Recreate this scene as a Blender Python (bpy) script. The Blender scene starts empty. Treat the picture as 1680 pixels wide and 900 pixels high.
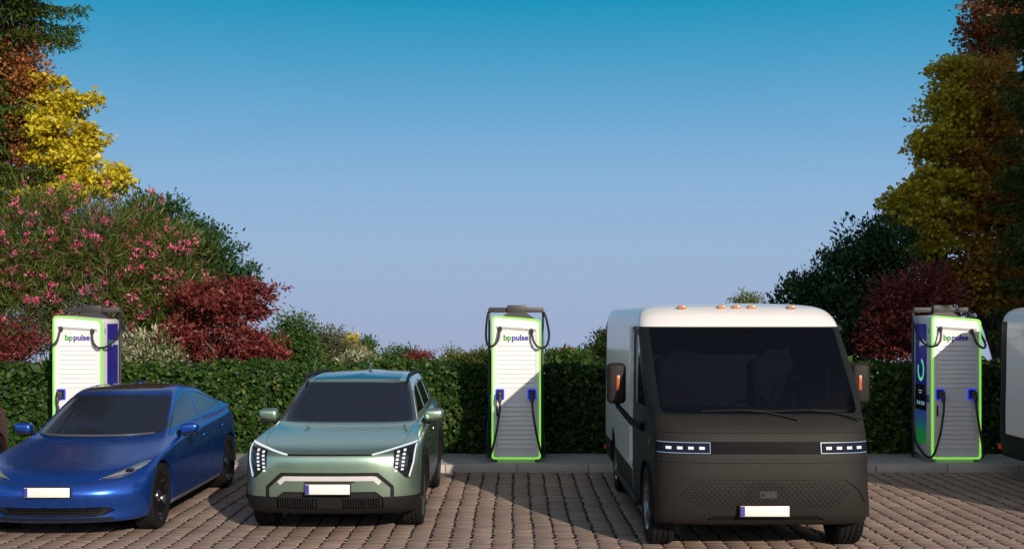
import bpy, bmesh, math, random
import numpy as np
from mathutils import Vector, Matrix
from mathutils.bvhtree import BVHTree

scene = bpy.context.scene
COL = scene.collection
PI = math.pi

# ------------------------------------------------------------------ camera
F_PX, PW, PH, HORIZON = 1930.0, 1680.0, 900.0, 515.0
cam_d = bpy.data.cameras.new("camera")
cam = bpy.data.objects.new("camera", cam_d)
COL.objects.link(cam)
cam.location = (0, 0, 2.2)
cam.rotation_euler = (PI / 2, 0, 0)
cam_d.sensor_width = 36.0
cam_d.lens = 36.0 * F_PX / PW
cam_d.shift_x = 0.0
cam_d.shift_y = (HORIZON - PH / 2) / PW
cam_d.clip_start, cam_d.clip_end = 0.1, 6000
scene.camera = cam

# ------------------------------------------------------------------ light
SUN_EL = math.radians(20.2)
SUN_AZ = math.radians(180 - 24.7)          # clockwise from +Y, where the sun stands
sun_dir = Vector((math.sin(SUN_AZ) * math.cos(SUN_EL), math.cos(SUN_AZ) * math.cos(SUN_EL), math.sin(SUN_EL)))
sun_d = bpy.data.lights.new("sun", 'SUN')
sun_d.energy = 4.9
sun_d.angle = math.radians(0.5)
sun_d.color = (1.0, 0.86, 0.72)
sun = bpy.data.objects.new("sun", sun_d)
COL.objects.link(sun)
sun.rotation_euler = (-sun_dir).to_track_quat('-Z', 'Y').to_euler()
sun.location = sun_dir * 60

world = bpy.data.worlds.new("World")
scene.world = world
world.use_nodes = True
wn, wl = world.node_tree.nodes, world.node_tree.links
wn.clear()
w_out = wn.new('ShaderNodeOutputWorld')
w_bg = wn.new('ShaderNodeBackground')
w_bg.inputs['Strength'].default_value = 0.085
w_sky = wn.new('ShaderNodeTexSky')
w_sky.sky_type = 'NISHITA'
w_sky.sun_disc = False
w_sky.sun_elevation = SUN_EL
w_sky.sun_rotation = SUN_AZ
# sky colour by height above the horizon (a cold, polarised late-afternoon sky)
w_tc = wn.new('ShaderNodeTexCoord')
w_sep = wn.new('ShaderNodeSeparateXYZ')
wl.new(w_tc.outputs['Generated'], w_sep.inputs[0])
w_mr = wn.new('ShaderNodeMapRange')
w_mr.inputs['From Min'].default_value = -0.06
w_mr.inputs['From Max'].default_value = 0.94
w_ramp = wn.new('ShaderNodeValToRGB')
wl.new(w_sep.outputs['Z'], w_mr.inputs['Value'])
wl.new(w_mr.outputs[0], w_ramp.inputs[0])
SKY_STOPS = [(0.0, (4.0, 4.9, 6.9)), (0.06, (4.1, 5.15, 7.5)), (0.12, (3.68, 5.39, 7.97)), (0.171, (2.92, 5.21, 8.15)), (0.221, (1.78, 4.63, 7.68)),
             (0.27, (0.74, 4.03, 6.86)), (0.318, (0.04, 3.42, 5.87)), (0.355, (0.06, 3.1, 5.5)), (0.46, (3.4, 5.2, 6.9)), (0.54, (5.2, 6.3, 7.3)), (0.64, (1.8, 2.4, 3.2)), (0.78, (.55, .95, 1.6)), (1.0, (.65, 1.0, 1.7))]  # pale band higher up is added to brighten the bonnet reflection
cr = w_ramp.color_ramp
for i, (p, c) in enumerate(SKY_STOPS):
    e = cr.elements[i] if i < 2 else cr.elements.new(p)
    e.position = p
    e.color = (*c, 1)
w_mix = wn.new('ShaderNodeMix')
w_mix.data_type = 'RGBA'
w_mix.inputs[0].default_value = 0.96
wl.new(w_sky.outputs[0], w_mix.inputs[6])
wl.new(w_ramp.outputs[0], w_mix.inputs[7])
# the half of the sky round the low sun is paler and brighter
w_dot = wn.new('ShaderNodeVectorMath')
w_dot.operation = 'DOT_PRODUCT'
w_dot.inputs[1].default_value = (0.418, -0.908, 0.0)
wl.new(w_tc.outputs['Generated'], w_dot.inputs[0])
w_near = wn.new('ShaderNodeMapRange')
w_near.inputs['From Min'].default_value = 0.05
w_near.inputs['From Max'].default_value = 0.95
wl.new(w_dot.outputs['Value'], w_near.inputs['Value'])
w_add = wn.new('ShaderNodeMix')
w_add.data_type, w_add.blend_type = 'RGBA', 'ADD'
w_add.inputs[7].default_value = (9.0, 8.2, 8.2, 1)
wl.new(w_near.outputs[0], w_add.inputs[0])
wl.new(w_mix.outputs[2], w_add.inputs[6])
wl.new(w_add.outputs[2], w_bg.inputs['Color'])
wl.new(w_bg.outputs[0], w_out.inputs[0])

scene.view_settings.view_transform = 'Standard'
scene.view_settings.look = 'None'
scene.view_settings.exposure = 0.0
scene.view_settings.gamma = 1.0
scene.view_settings.use_curve_mapping = False
scene.render.engine = 'CYCLES'
scene.cycles.max_bounces = 6
scene.cycles.transparent_max_bounces = 6
scene.cycles.use_denoising = True


def at(px, py, d):
    """world point d metres in front of the camera, seen at photo pixel px, py"""
    return Vector(((px - PW / 2) / F_PX * d, d, 2.2 - (py - HORIZON) / F_PX * d))


# ------------------------------------------------------------------ materials
def nodes_of(name):
    m = bpy.data.materials.new(name)
    m.use_nodes = True
    nt = m.node_tree
    b = nt.nodes['Principled BSDF']
    return m, nt.nodes, nt.links, b


def setin(b, **kw):
    for k, v in kw.items():
        n = {'rough': 'Roughness', 'metal': 'Metallic', 'coat': 'Coat Weight', 'coat_rough': 'Coat Roughness', 'spec': 'Specular IOR Level',
             'ior': 'IOR', 'trans': 'Transmission Weight', 'emit': 'Emission Strength'}[k]
        b.inputs[n].default_value = v


def mat(name, c, rough=0.5, metal=0.0, coat=0.0, var=0.12, scale=6.0, bump=0.0, bscale=120.0, spec=0.5, coat_rough=0.03, rvar=0.1):
    """surface with a little mottling in colour and gloss"""
    m, n, l, b = nodes_of(name)
    tc = n.new('ShaderNodeTexCoord')
    nz = n.new('ShaderNodeTexNoise')
    nz.inputs['Scale'].default_value = scale
    nz.inputs['Detail'].default_value = 5
    l.new(tc.outputs['Object'], nz.inputs['Vector'])
    mx = n.new('ShaderNodeMix')
    mx.data_type = 'RGBA'
    mx.inputs[6].default_value = (*[max(0, x * (1 - var)) for x in c], 1)
    mx.inputs[7].default_value = (*[min(1, x * (1 + var)) for x in c], 1)
    l.new(nz.outputs['Fac'], mx.inputs[0])
    l.new(mx.outputs[2], b.inputs['Base Color'])
    mr = n.new('ShaderNodeMapRange')
    mr.inputs['To Min'].default_value = max(0, rough * (1 - rvar))
    mr.inputs['To Max'].default_value = min(1, rough * (1 + rvar))
    l.new(nz.outputs['Fac'], mr.inputs['Value'])
    l.new(mr.outputs[0], b.inputs['Roughness'])
    setin(b, metal=metal, coat=coat, spec=spec, coat_rough=coat_rough)
    if bump:
        n2 = n.new('ShaderNodeTexNoise')
        n2.inputs['Scale'].default_value = bscale
        n2.inputs['Detail'].default_value = 3
        l.new(tc.outputs['Object'], n2.inputs['Vector'])
        bp = n.new('ShaderNodeBump')
        bp.inputs['Strength'].default_value = bump
        bp.inputs['Distance'].default_value = 0.01
        l.new(n2.outputs['Fac'], bp.inputs['Height'])
        l.new(bp.outputs[0], b.inputs['Normal'])
    return m


def glow(name, c, strength, base=None):
    m, n, l, b = nodes_of(name)
    b.inputs['Base Color'].default_value = (*(base or c), 1)
    b.inputs['Emission Color'].default_value = (*c, 1)
    setin(b, emit=strength, rough=0.35)
    return m


def leaf_mat(name, cols, trans=0.3, rough=0.45, spec=0.35):
    """leaves: every leaf its own shade out of cols"""
    m, n, l, b = nodes_of(name)
    geo = n.new('ShaderNodeNewGeometry')
    rp = n.new('ShaderNodeValToRGB')
    rp.color_ramp.interpolation = 'LINEAR'
    k = len(cols)
    for i, c in enumerate(cols):
        e = rp.color_ramp.elements[i] if i < 2 else rp.color_ramp.elements.new(i / (k - 1))
        e.position = i / (k - 1)
        e.color = (*c, 1)
    l.new(geo.outputs['Random Per Island'], rp.inputs[0])
    l.new(rp.outputs[0], b.inputs['Base Color'])
    setin(b, rough=rough, spec=spec)
    tr = n.new('ShaderNodeBsdfTranslucent')
    l.new(rp.outputs[0], tr.inputs['Color'])
    mx = n.new('ShaderNodeMixShader')
    mx.inputs[0].default_value = trans
    l.new(b.outputs[0], mx.inputs[1])
    l.new(tr.outputs[0], mx.inputs[2])
    l.new(mx.outputs[0], n['Material Output'].inputs[0])
    return m


def paint(name, c, flake=0.55, rough=0.32, coat=1.0):
    return mat(name, c, rough=rough, metal=flake, coat=coat, var=0.05, scale=3.0, coat_rough=0.04)


# ------------------------------------------------------------------ object helpers
def tag(o, label=None, cat=None, group=None, kind=None):
    if label: o['label'] = label
    if cat: o['category'] = cat
    if group: o['group'] = group
    if kind: o['kind'] = kind
    return o


def empty(name, loc, rz=0.0):
    o = bpy.data.objects.new(name, None)
    o.empty_display_size = 0.3
    o.location = loc
    o.rotation_euler = (0, 0, rz)
    COL.objects.link(o)
    return o


def link_mesh(name, me, m=None, parent=None, smooth=False):
    if m:
        me.materials.append(m)
    if smooth:
        me.polygons.foreach_set('use_smooth', [True] * len(me.polygons))
    o = bpy.data.objects.new(name, me)
    COL.objects.link(o)
    if parent:
        o.parent = parent
    return o


def smooth_by_angle(me, deg=35):
    bm = bmesh.new()
    bm.from_mesh(me)
    for f in bm.faces: f.smooth = True
    a = math.radians(deg)
    for e in bm.edges:
        e.smooth = not (len(e.link_faces) == 2 and e.calc_face_angle(0) > a)
    bm.to_mesh(me)
    bm.free()


def obj(name, bm, m, parent=None, smooth=True, deg=35):
    bmesh.ops.recalc_face_normals(bm, faces=bm.faces[:])
    me = bpy.data.meshes.new(name)
    bm.to_mesh(me)
    bm.free()
    if smooth: smooth_by_angle(me, deg)
    return link_mesh(name, me, m, parent)


def copy_tree(o, parent=None):
    c = o.copy()
    COL.objects.link(c)
    if parent:
        c.parent = parent
    for ch in o.children:
        copy_tree(ch, c)
    return c


def box(bm, c, s, bev=0.0, rot=None, seg=2):
    r = bmesh.ops.create_cube(bm, size=1.0)
    vs = r['verts']
    bmesh.ops.scale(bm, verts=vs, vec=s)
    if bev:
        es = list({e for v in vs for e in v.link_edges})
        rb = bmesh.ops.bevel(bm, geom=es, offset=bev, segments=seg, affect='EDGES', profile=0.5)
        vs = list({v for f in rb['faces'] for v in f.verts} | {v for v in vs if v.is_valid})
    if rot is not None:
        bmesh.ops.rotate(bm, verts=vs, cent=(0, 0, 0), matrix=rot)
    bmesh.ops.translate(bm, verts=vs, vec=c)
    return vs


def tube(bm, pts, r, n=10, cap=True, closed=False):
    """round bar along pts; r one number or one per point"""
    pts = [Vector(p) for p in pts]
    k = len(pts)
    rs = r if hasattr(r, '__len__') else [r] * k
    rings = []
    up = None
    for i, p in enumerate(pts):
        if closed:
            t = (pts[(i + 1) % k] - pts[(i - 1) % k]).normalized()
        else:
            t = (pts[min(i + 1, k - 1)] - pts[max(i - 1, 0)]).normalized()
        if up is None:
            up = Vector((0, 0, 1)) if abs(t.z) < 0.9 else Vector((1, 0, 0))
        s = t.cross(up).normalized()
        up = s.cross(t).normalized()
        rings.append([bm.verts.new(p + (s * math.cos(a) + up * math.sin(a)) * rs[i]) for a in [2 * PI * j / n for j in range(n)]])
    for i in range(k if closed else k - 1):
        a, b = rings[i], rings[(i + 1) % k]
        for j in range(n):
            bm.faces.new((a[j], a[(j + 1) % n], b[(j + 1) % n], b[j]))
    if cap and not closed:
        bm.faces.new(rings[0][::-1])
        bm.faces.new(rings[-1])


def spline(ctrl, n=24):
    """Catmull-Rom through ctrl"""
    P = [Vector(c) for c in ctrl]
    P = [P[0] * 2 - P[1]] + P + [P[-1] * 2 - P[-2]]
    out = []
    for i in range(1, len(P) - 2):
        for j in range(n):
            t = j / n
            a, b, c, d = P[i - 1], P[i], P[i + 1], P[i + 2]
            out.append(0.5 * ((2 * b) + (c - a) * t + (2 * a - 5 * b + 4 * c - d) * t * t + (3 * b - a - 3 * c + d) * t ** 3))
    out.append(P[-2].copy())
    return out


def prism(bm, poly, axis, lo, hi):
    """polygon (2-D) extruded along axis from lo to hi; axis x: (y,z), y: (x,z), z: (x,y)"""
    def p3(p, t):
        return {'x': (t, p[0], p[1]), 'y': (p[0], t, p[1]), 'z': (p[0], p[1], t)}[axis]
    a = [bm.verts.new(p3(p, lo)) for p in poly]
    b = [bm.verts.new(p3(p, hi)) for p in poly]
    k = len(poly)
    bm.faces.new(a)
    bm.faces.new(b[::-1])
    for i in range(k):
        bm.faces.new((a[i], b[i], b[(i + 1) % k], a[(i + 1) % k]))
    return a + b


def round_poly(poly, r, seg=5):
    """polygon with its corners rounded"""
    out = []
    k = len(poly)
    for i in range(k):
        p, a, b = Vector(poly[i]), Vector(poly[i - 1]), Vector(poly[(i + 1) % k])
        rr = r[i] if hasattr(r, '__len__') else r
        if rr <= 0:
            out.append(tuple(p)); continue
        u, v = (a - p), (b - p)
        d = min(rr, u.length * 0.45, v.length * 0.45)
        s, e = p + u.normalized() * d, p + v.normalized() * d
        for j in range(seg + 1):
            t = j / seg
            out.append(tuple(s * (1 - t) ** 2 + p * 2 * t * (1 - t) + e * t * t))
    return out


def ring_prism(bm, outer, inner, axis, lo, hi):
    """frame between two polygons with the same number of corners, extruded along axis"""
    def p3(p, t):
        return {'x': (t, p[0], p[1]), 'y': (p[0], t, p[1]), 'z': (p[0], p[1], t)}[axis]
    k = len(outer)
    V = [[bm.verts.new(p3(p, t)) for p in poly] for poly in (outer, inner) for t in (lo, hi)]
    ol, oh, il, ih = V
    for i in range(k):
        j = (i + 1) % k
        bm.faces.new((ol[i], ol[j], il[j], il[i]))
        bm.faces.new((oh[i], ih[i], ih[j], oh[j]))
        bm.faces.new((ol[i], oh[i], oh[j], ol[j]))
        bm.faces.new((il[i], il[j], ih[j], ih[i]))


def raw_mesh(name, verts, faces_idx, nper):
    """fast mesh: verts (N,3), faces_idx flat, nper corners per face"""
    me = bpy.data.meshes.new(name)
    nv, nl = len(verts), len(faces_idx)
    nf = nl // nper
    me.vertices.add(nv)
    me.vertices.foreach_set('co', np.asarray(verts, np.float32).ravel())
    me.loops.add(nl)
    me.loops.foreach_set('vertex_index', np.asarray(faces_idx, np.int32))
    me.polygons.add(nf)
    me.polygons.foreach_set('loop_start', np.arange(0, nl, nper, dtype=np.int32))
    me.update(calc_edges=True)
    me.validate()
    return me


def text_mesh(s, size, bold=0.0, depth=0.004):
    cu = bpy.data.curves.new('lettering', 'FONT')
    cu.body = s
    cu.size = size
    cu.extrude = depth
    cu.offset = bold
    cu.resolution_u = 4
    o = bpy.data.objects.new('lettering', cu)
    COL.objects.link(o)
    dg = bpy.context.evaluated_depsgraph_get()
    me = bpy.data.meshes.new_from_object(o.evaluated_get(dg))
    bpy.data.objects.remove(o)
    bpy.data.curves.remove(cu)
    me.materials.clear()
    return me

# ------------------------------------------------------------------ the setting: ground, paving, kerb
def ground_z(d):
    return 0.0 if d < 21 else -(d - 21) * 0.085


m_soil = mat('soil', (0.045, 0.05, 0.022), rough=0.95, var=0.5, scale=1.5, bump=0.6, bscale=14)
bm = bmesh.new()
ys = [-400, -60, 17.5, 21, 40, 80, 200, 600, 2400]
xs = [-2200, -300, -40, 0, 40, 300, 2200]
gv = [[bm.verts.new((x, y, -0.13 + (ground_z(y) if y > 21 else 0))) for x in xs] for y in ys]
for i in range(len(ys) - 1):
    for j in range(len(xs) - 1):
        bm.faces.new((gv[i][j], gv[i][j + 1], gv[i + 1][j + 1], gv[i + 1][j]))
tag(obj('ground', bm, m_soil, smooth=False), kind='structure')

# sand bed under the pavers
m_bed = mat('jointing_sand', (0.0035, 0.0028, 0.0024), rough=1.0, var=0.5, scale=30)
bm = bmesh.new()
v = [bm.verts.new(p) for p in ((-40, -30, -0.0045), (40, -30, -0.0045), (40, 16.38, -0.0045), (-40, 16.38, -0.0045))]
bm.faces.new(v)
tag(obj('paving_bed', bm, m_bed, smooth=False), kind='structure')


def paving(x0, x1, y0, y1, pitch, row, seed):
    """stack-bonded long pavers, every course a little out of line with the next"""
    rng = np.random.default_rng(seed)
    nr, nc = int((y1 - y0) / row), int((x1 - x0) / pitch)
    drift = np.cumsum(rng.normal(0, 0.0011, nr))
    drift -= np.linspace(0, drift[-1], nr)
    jit = rng.normal(0, 0.0095, nr)
    R, C = np.meshgrid(np.arange(nr), np.arange(nc), indexing='ij')
    R, C = R.ravel(), C.ravel()
    n = len(R)
    cx = x0 + (C + 0.5) * pitch + jit[R] + drift[R] + rng.uniform(-0.004, 0.004, n)
    cy = y1 - (R + 0.5) * row
    hl = pitch / 2 - rng.uniform(0.0145, 0.0205, n)
    hw = row / 2 - rng.uniform(0.0, 0.0004, n)
    zt = rng.normal(0, 0.0002, n)
    tl = rng.normal(0, 0.0003, n)
    tw = rng.normal(0, 0.00015, n)
    b = 0.0012
    V = np.zeros((n, 12, 3))
    k = 0
    for lev, (ix, dz) in enumerate(((0, -0.0065), (0, -b), (b, 0))):
        for sx, sy in ((-1, -1), (1, -1), (1, 1), (-1, 1)):
            V[:, k, 0] = cx + sx * (hl - ix)
            V[:, k, 1] = cy + sy * (hw - ix)
            V[:, k, 2] = zt + dz + sx * tl + sy * tw
            k += 1
    fs = [[8, 9, 10, 11]]
    for lo in (0, 4):
        for i in range(4):
            j = (i + 1) % 4
            fs.append([lo + i, lo + j, lo + 4 + j, lo + 4 + i])
    fs = np.array(fs)
    F = (fs[None] + (np.arange(n) * 12)[:, None, None]).reshape(-1)
    return raw_mesh('paving', V.reshape(-1, 3), F, 4)


def paver_mat():
    m, n, l, b = nodes_of('clay_paver')
    geo = n.new('ShaderNodeNewGeometry')
    rp = n.new('ShaderNodeValToRGB')
    cols = [(0.0, (0.245, 0.185, 0.148)), (0.25, (0.325, 0.255, 0.21)), (0.45, (0.285, 0.222, 0.188)), (0.6, (0.37, 0.295, 0.232)),
            (0.8, (0.325, 0.225, 0.184)), (1.0, (0.22, 0.165, 0.135))]
    for i, (p, c) in enumerate(cols):
        e = rp.color_ramp.elements[i] if i < 2 else rp.color_ramp.elements.new(p)
        e.position, e.color = p, (*c, 1)
    l.new(geo.outputs['Random Per Island'], rp.inputs[0])
    tc = n.new('ShaderNodeTexCoord')
    mp = n.new('ShaderNodeMapping')
    mp.inputs['Scale'].default_value = (2.6, 46, 20)
    l.new(tc.outputs['Object'], mp.inputs[0])
    nz = n.new('ShaderNodeTexNoise')
    nz.inputs['Scale'].default_value = 1.0
    nz.inputs['Detail'].default_value = 4
    l.new(mp.outputs[0], nz.inputs['Vector'])
    r2 = n.new('ShaderNodeValToRGB')
    r2.color_ramp.elements[0].position, r2.color_ramp.elements[0].color = 0.3, (0.6, 0.58, 0.57, 1)
    r2.color_ramp.elements[1].position, r2.color_ramp.elements[1].color = 0.68, (1.2, 1.17, 1.13, 1)
    l.new(nz.outputs['Fac'], r2.inputs[0])
    mx = n.new('ShaderNodeMix')
    mx.data_type, mx.blend_type = 'RGBA', 'MULTIPLY'
    mx.inputs[0].default_value = 1.0
    l.new(rp.outputs[0], mx.inputs[6])
    l.new(r2.outputs[0], mx.inputs[7])
    # wide soft patches of wear
    n3 = n.new('ShaderNodeTexNoise')
    n3.inputs['Scale'].default_value = 0.9
    n3.inputs['Detail'].default_value = 3
    l.new(tc.outputs['Object'], n3.inputs['Vector'])
    r3 = n.new('ShaderNodeMapRange')
    r3.inputs['From Min'].default_value, r3.inputs['From Max'].default_value = 0.3, 0.7
    r3.inputs['To Min'].default_value, r3.inputs['To Max'].default_value = 0.82, 1.12
    l.new(n3.outputs['Fac'], r3.inputs['Value'])
    m3 = n.new('ShaderNodeMix')
    m3.data_type, m3.blend_type = 'RGBA', 'MULTIPLY'
    m3.inputs[0].default_value = 1.0
    l.new(mx.outputs[2], m3.inputs[6])
    l.new(r3.outputs[0], m3.inputs[7])
    l.new(m3.outputs[2], b.inputs['Base Color'])
    setin(b, rough=0.72, spec=0.35)
    bp = n.new('ShaderNodeBump')
    bp.inputs['Strength'].default_value, bp.inputs['Distance'].default_value = 0.25, 0.003
    l.new(nz.outputs['Fac'], bp.inputs['Height'])
    l.new(bp.outputs[0], b.inputs['Normal'])
    return m


m_paver = paver_mat()
tag(link_mesh('paving', paving(-11, 11, 8.0, 16.36, 0.204, 0.036, 4), m_paver), kind='structure')
# the same court further back, behind the camera, in one sheet
bm = bmesh.new()
v = [bm.verts.new(p) for p in ((-40, -30, 0.0), (40, -30, 0.0), (40, 7.99, 0.0), (-40, 7.99, 0.0))]
bm.faces.new(v)
for s in (-1, 1):
    v = [bm.verts.new(p) for p in ((s * 11.03, 8.0, 0.0), (s * 40, 8.0, 0.0), (s * 40, 16.36, 0.0), (s * 11.03, 16.36, 0.0))]
    bm.faces.new(v)
tag(obj('court', bm, mat('worn_paving', (0.2, 0.145, 0.11), rough=0.85, var=0.3, scale=2), smooth=False), kind='structure')

m_kerb = mat('kerb_stone', (0.40, 0.36, 0.33), rough=0.85, var=0.22, scale=3.5, bump=0.4, bscale=60)
bm = bmesh.new()
rk = random.Random(3)
x = -14.93
while x < 14.5:
    w = 1.0
    box(bm, (x + w / 2, 16.445, 0.02 + rk.uniform(-0.002, 0.002)), (w - 0.006, 0.13, 0.17), bev=0.014)
    x += w
tag(obj('kerb', bm, m_kerb, deg=60), kind='structure')
m_slab = mat('pavement_concrete', (0.33, 0.32, 0.31), rough=0.9, var=0.18, scale=2.2, bump=0.3, bscale=80)
bm = bmesh.new()
x = -15.0
while x < 14.5:
    box(bm, (x + 1.25, 17.165, 0.045), (2.494, 1.30, 0.1), bev=0.006)
    x += 2.5
tag(obj('pavement', bm, m_slab, deg=60), kind='structure')

# ------------------------------------------------------------------ car bodies
def hermite(pts, u):
    """monotone cubic through (u, value) points"""
    if not hasattr(pts, '__len__'):
        return np.full_like(u, float(pts))
    X = np.array([p[0] for p in pts], float)
    Y = np.array([p[1] for p in pts], float)
    if len(X) == 1:
        return np.full_like(u, Y[0])
    h = np.diff(X)
    d = np.diff(Y) / h
    m = np.zeros(len(X))
    m[0], m[-1] = d[0], d[-1]
    for i in range(1, len(X) - 1):
        m[i] = 0 if d[i - 1] * d[i] <= 0 else 2 * d[i - 1] * d[i] / (d[i - 1] + d[i])
    i = np.clip(np.searchsorted(X, u) - 1, 0, len(X) - 2)
    uu = np.clip(u, X[0], X[-1])
    t = (uu - X[i]) / h[i]
    return ((1 + 2 * t) * (1 - t) ** 2 * Y[i] + t * (1 - t) ** 2 * h[i] * m[i] + t * t * (3 - 2 * t) * Y[i + 1] + t * t * (t - 1) * h[i] * m[i + 1])


def belt(r, nc, ns, nr):
    """half of one closed belt round a car: from the front centre along the side to the rear centre"""
    yf, yr, df, dr = r['yf'], r['yr'], r.get('df', 0.4), r.get('dr', 0.3)
    n, n2 = r.get('n', 2.6), r.get('nr', 3.0)
    th = np.linspace(0, PI / 2, nc + 1)
    x1, y1 = np.sin(th) ** (2 / n), yf + df * (1 - np.cos(th) ** (2 / n))
    y2 = np.linspace(yf + df, yr - dr, ns + 1)[1:]
    x2 = np.ones(ns)
    th = np.linspace(PI / 2, 0, nr + 1)[1:]
    x3, y3 = np.sin(th) ** (2 / n2), yr - dr * (1 - np.cos(th) ** (2 / n2))
    x, y = np.concatenate([x1, x2, x3]), np.concatenate([y1, y2, y3])
    u = (y - yf) / max(yr - yf, 1e-6)
    x = x * hermite(r['w'], u)
    z = hermite(r['z'], u)
    return np.stack([x, y, z], 1)


def shell(rows, nc=16, ns=44, nr=10, dense=70):
    P = np.array([belt(r, nc, ns, nr) for r in rows])          # R, C, 3
    P = np.concatenate([P[:1], P[:1], P, P[-1:], P[-1:]])
    R = len(P)
    out = []
    for s in np.linspace(0, R - 3 - 1e-9, dense):
        i = int(s)
        t = s - i
        b = [(1 - t) ** 3 / 6, (3 * t ** 3 - 6 * t * t + 4) / 6, (-3 * t ** 3 + 3 * t * t + 3 * t + 1) / 6, t ** 3 / 6]
        out.append(sum(bb * P[i + k] for k, bb in enumerate(b)))
    G = np.array(out)
    bm = bmesh.new()
    nR, nC = G.shape[:2]
    for s in (1, -1):
        V = [[bm.verts.new((s * p[0], p[1], p[2])) for p in row] for row in G]
        for i in range(nR - 1):
            for j in range(nC - 1):
                q = (V[i][j], V[i][j + 1], V[i + 1][j + 1], V[i + 1][j])
                bm.faces.new(q if s > 0 else q[::-1])
    bmesh.ops.remove_doubles(bm, verts=bm.verts[:], dist=0.0006)
    bmesh.ops.dissolve_degenerate(bm, dist=0.0002, edges=bm.edges[:])
    bmesh.ops.recalc_face_normals(bm, faces=bm.faces[:])
    for f in bm.faces: f.smooth = True
    bm.faces.layers.int.new('part')
    return bm


AX = {'x': (1, 2), 'y': (0, 2), 'z': (0, 1)}


def in_poly(p, poly):
    c = False
    k = len(poly)
    for i in range(k):
        (x1, y1), (x2, y2) = poly[i], poly[i - 1]
        if (y1 > p[1]) != (y2 > p[1]) and p[0] < (x2 - x1) * (p[1] - y1) / (y2 - y1) + x1:
            c = not c
    return c


def mark(bm, axis, poly, sel, pid):
    """cut the outline of poly, seen along axis, into the body and give the faces inside it to part pid"""
    a, b = AX[axis]
    k = len(poly)
    lo = (min(p[0] for p in poly) - 0.02, min(p[1] for p in poly) - 0.02)
    hi = (max(p[0] for p in poly) + 0.02, max(p[1] for p in poly) + 0.02)

    def near(f, l, h):
        A = [v.co[a] for v in f.verts]
        B = [v.co[b] for v in f.verts]
        return not (max(A) < l[0] or min(A) > h[0] or max(B) < l[1] or min(B) > h[1])
    for i in range(k):
        p, q = poly[i], poly[(i + 1) % k]
        d = (q[0] - p[0], q[1] - p[1])
        if abs(d[0]) + abs(d[1]) < 1e-6: continue
        l = (min(p[0], q[0]) - 1e-4, min(p[1], q[1]) - 1e-4)
        h = (max(p[0], q[0]) + 1e-4, max(p[1], q[1]) + 1e-4)
        fs = [f for f in bm.faces if near(f, l, h) and sel(f.calc_center_median(), f.normal)]
        if not fs: continue
        no = [0, 0, 0]
        no[a], no[b] = -d[1], d[0]
        co = [0, 0, 0]
        co[a], co[b] = p
        geom = list({v for f in fs for v in f.verts}) + list({e for f in fs for e in f.edges}) + fs
        bmesh.ops.bisect_plane(bm, geom=geom, plane_co=co, plane_no=no, dist=1e-5)
    bm.normal_update()
    lay = bm.faces.layers.int['part']
    for f in bm.faces:
        c = f.calc_center_median()
        if lo[0] < c[a] < hi[0] and lo[1] < c[b] < hi[1] and sel(c, f.normal) and in_poly((c[a], c[b]), poly):
            f[lay] = pid


def take(bm, pid, name, m, parent, push=0.0, rim=0.0, gap=0.0, side=0):
    """the faces of part pid as an object of their own, keeping the body's shading; side picks one half"""
    lay = bm.faces.layers.int['part']
    fs = [f for f in bm.faces if f[lay] == pid and (not side or f.calc_center_median().x * side > 0)]
    if not fs: return None
    idx, co, no, faces = {}, [], [], []
    for f in fs:
        for v in f.verts:
            if v not in idx:
                idx[v] = len(co)
                co.append(v.co.copy())
                no.append(v.normal.copy())
        faces.append([idx[v] for v in f.verts])
    S = set(fs)
    bd = [(e, [f for f in e.link_faces if f in S][0]) for f in fs for e in f.edges if sum(1 for g in e.link_faces if g in S) == 1]
    if gap:
        acc = {}
        for e, f in bd:
            mid = (e.verts[0].co + e.verts[1].co) / 2
            d = f.calc_center_median() - mid
            ed = (e.verts[1].co - e.verts[0].co).normalized()
            d = (d - ed * d.dot(ed)).normalized()
            for v in e.verts:
                acc[v] = acc.get(v, Vector()) + d
        for v, d in acc.items():
            if d.length > 1e-6: co[idx[v]] += d.normalized() * gap
    if push:
        for i in range(len(co)): co[i] = co[i] + no[i] * push
    nrm = [tuple(n) for n in no]
    if rim:
        for e, f in bd:
            vs = list(f.verts)
            i = vs.index(e.verts[0])
            a, b = (e.verts[0], e.verts[1]) if vs[(i + 1) % len(vs)] is e.verts[1] else (e.verts[1], e.verts[0])
            ia, ib = idx[a], idx[b]
            k = len(co)
            ca, cb = co[ia].copy(), co[ib].copy()
            co += [ca, cb, cb - no[ib] * rim, ca - no[ia] * rim]
            nrm += [(0, 0, 0)] * 4
            faces.append([k + 1, k, k + 3, k + 2])
    me = bpy.data.meshes.new(name)
    me.from_pydata([tuple(c) for c in co], [], faces)
    me.polygons.foreach_set('use_smooth', [True] * len(me.polygons))
    me.update()
    me.normals_split_custom_set_from_vertices(nrm)
    return link_mesh(name, me, m, parent)


def arch(cy, cz, r, n=26, floor=0.0):
    """wheel opening seen from the side"""
    pts = [(cy + r * math.cos(a), cz + r * math.sin(a)) for a in [PI * 1.03 - (PI * 1.06) * i / n for i in range(n + 1)]]
    return [(pts[0][0], floor)] + pts + [(pts[-1][0], floor)]


def arch_liner(parent, cy, cz, r, x_out, x_in, m, s):
    bm = bmesh.new()
    n = 24
    A = [(cy + r * math.cos(a), cz + r * math.sin(a)) for a in [PI * 1.03 - (PI * 1.06) * i / n for i in range(n + 1)]]
    o = [bm.verts.new((s * x_out, *p)) for p in A]
    i_ = [bm.verts.new((s * x_in, *p)) for p in A]
    for k in range(n):
        bm.faces.new((o[k], o[k + 1], i_[k + 1], i_[k]))
    c = bm.verts.new((s * x_in, cy, cz))
    for k in range(n):
        bm.faces.new((i_[k], i_[k + 1], c))
    return obj('wheel_arch', bm, m, parent)


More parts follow.
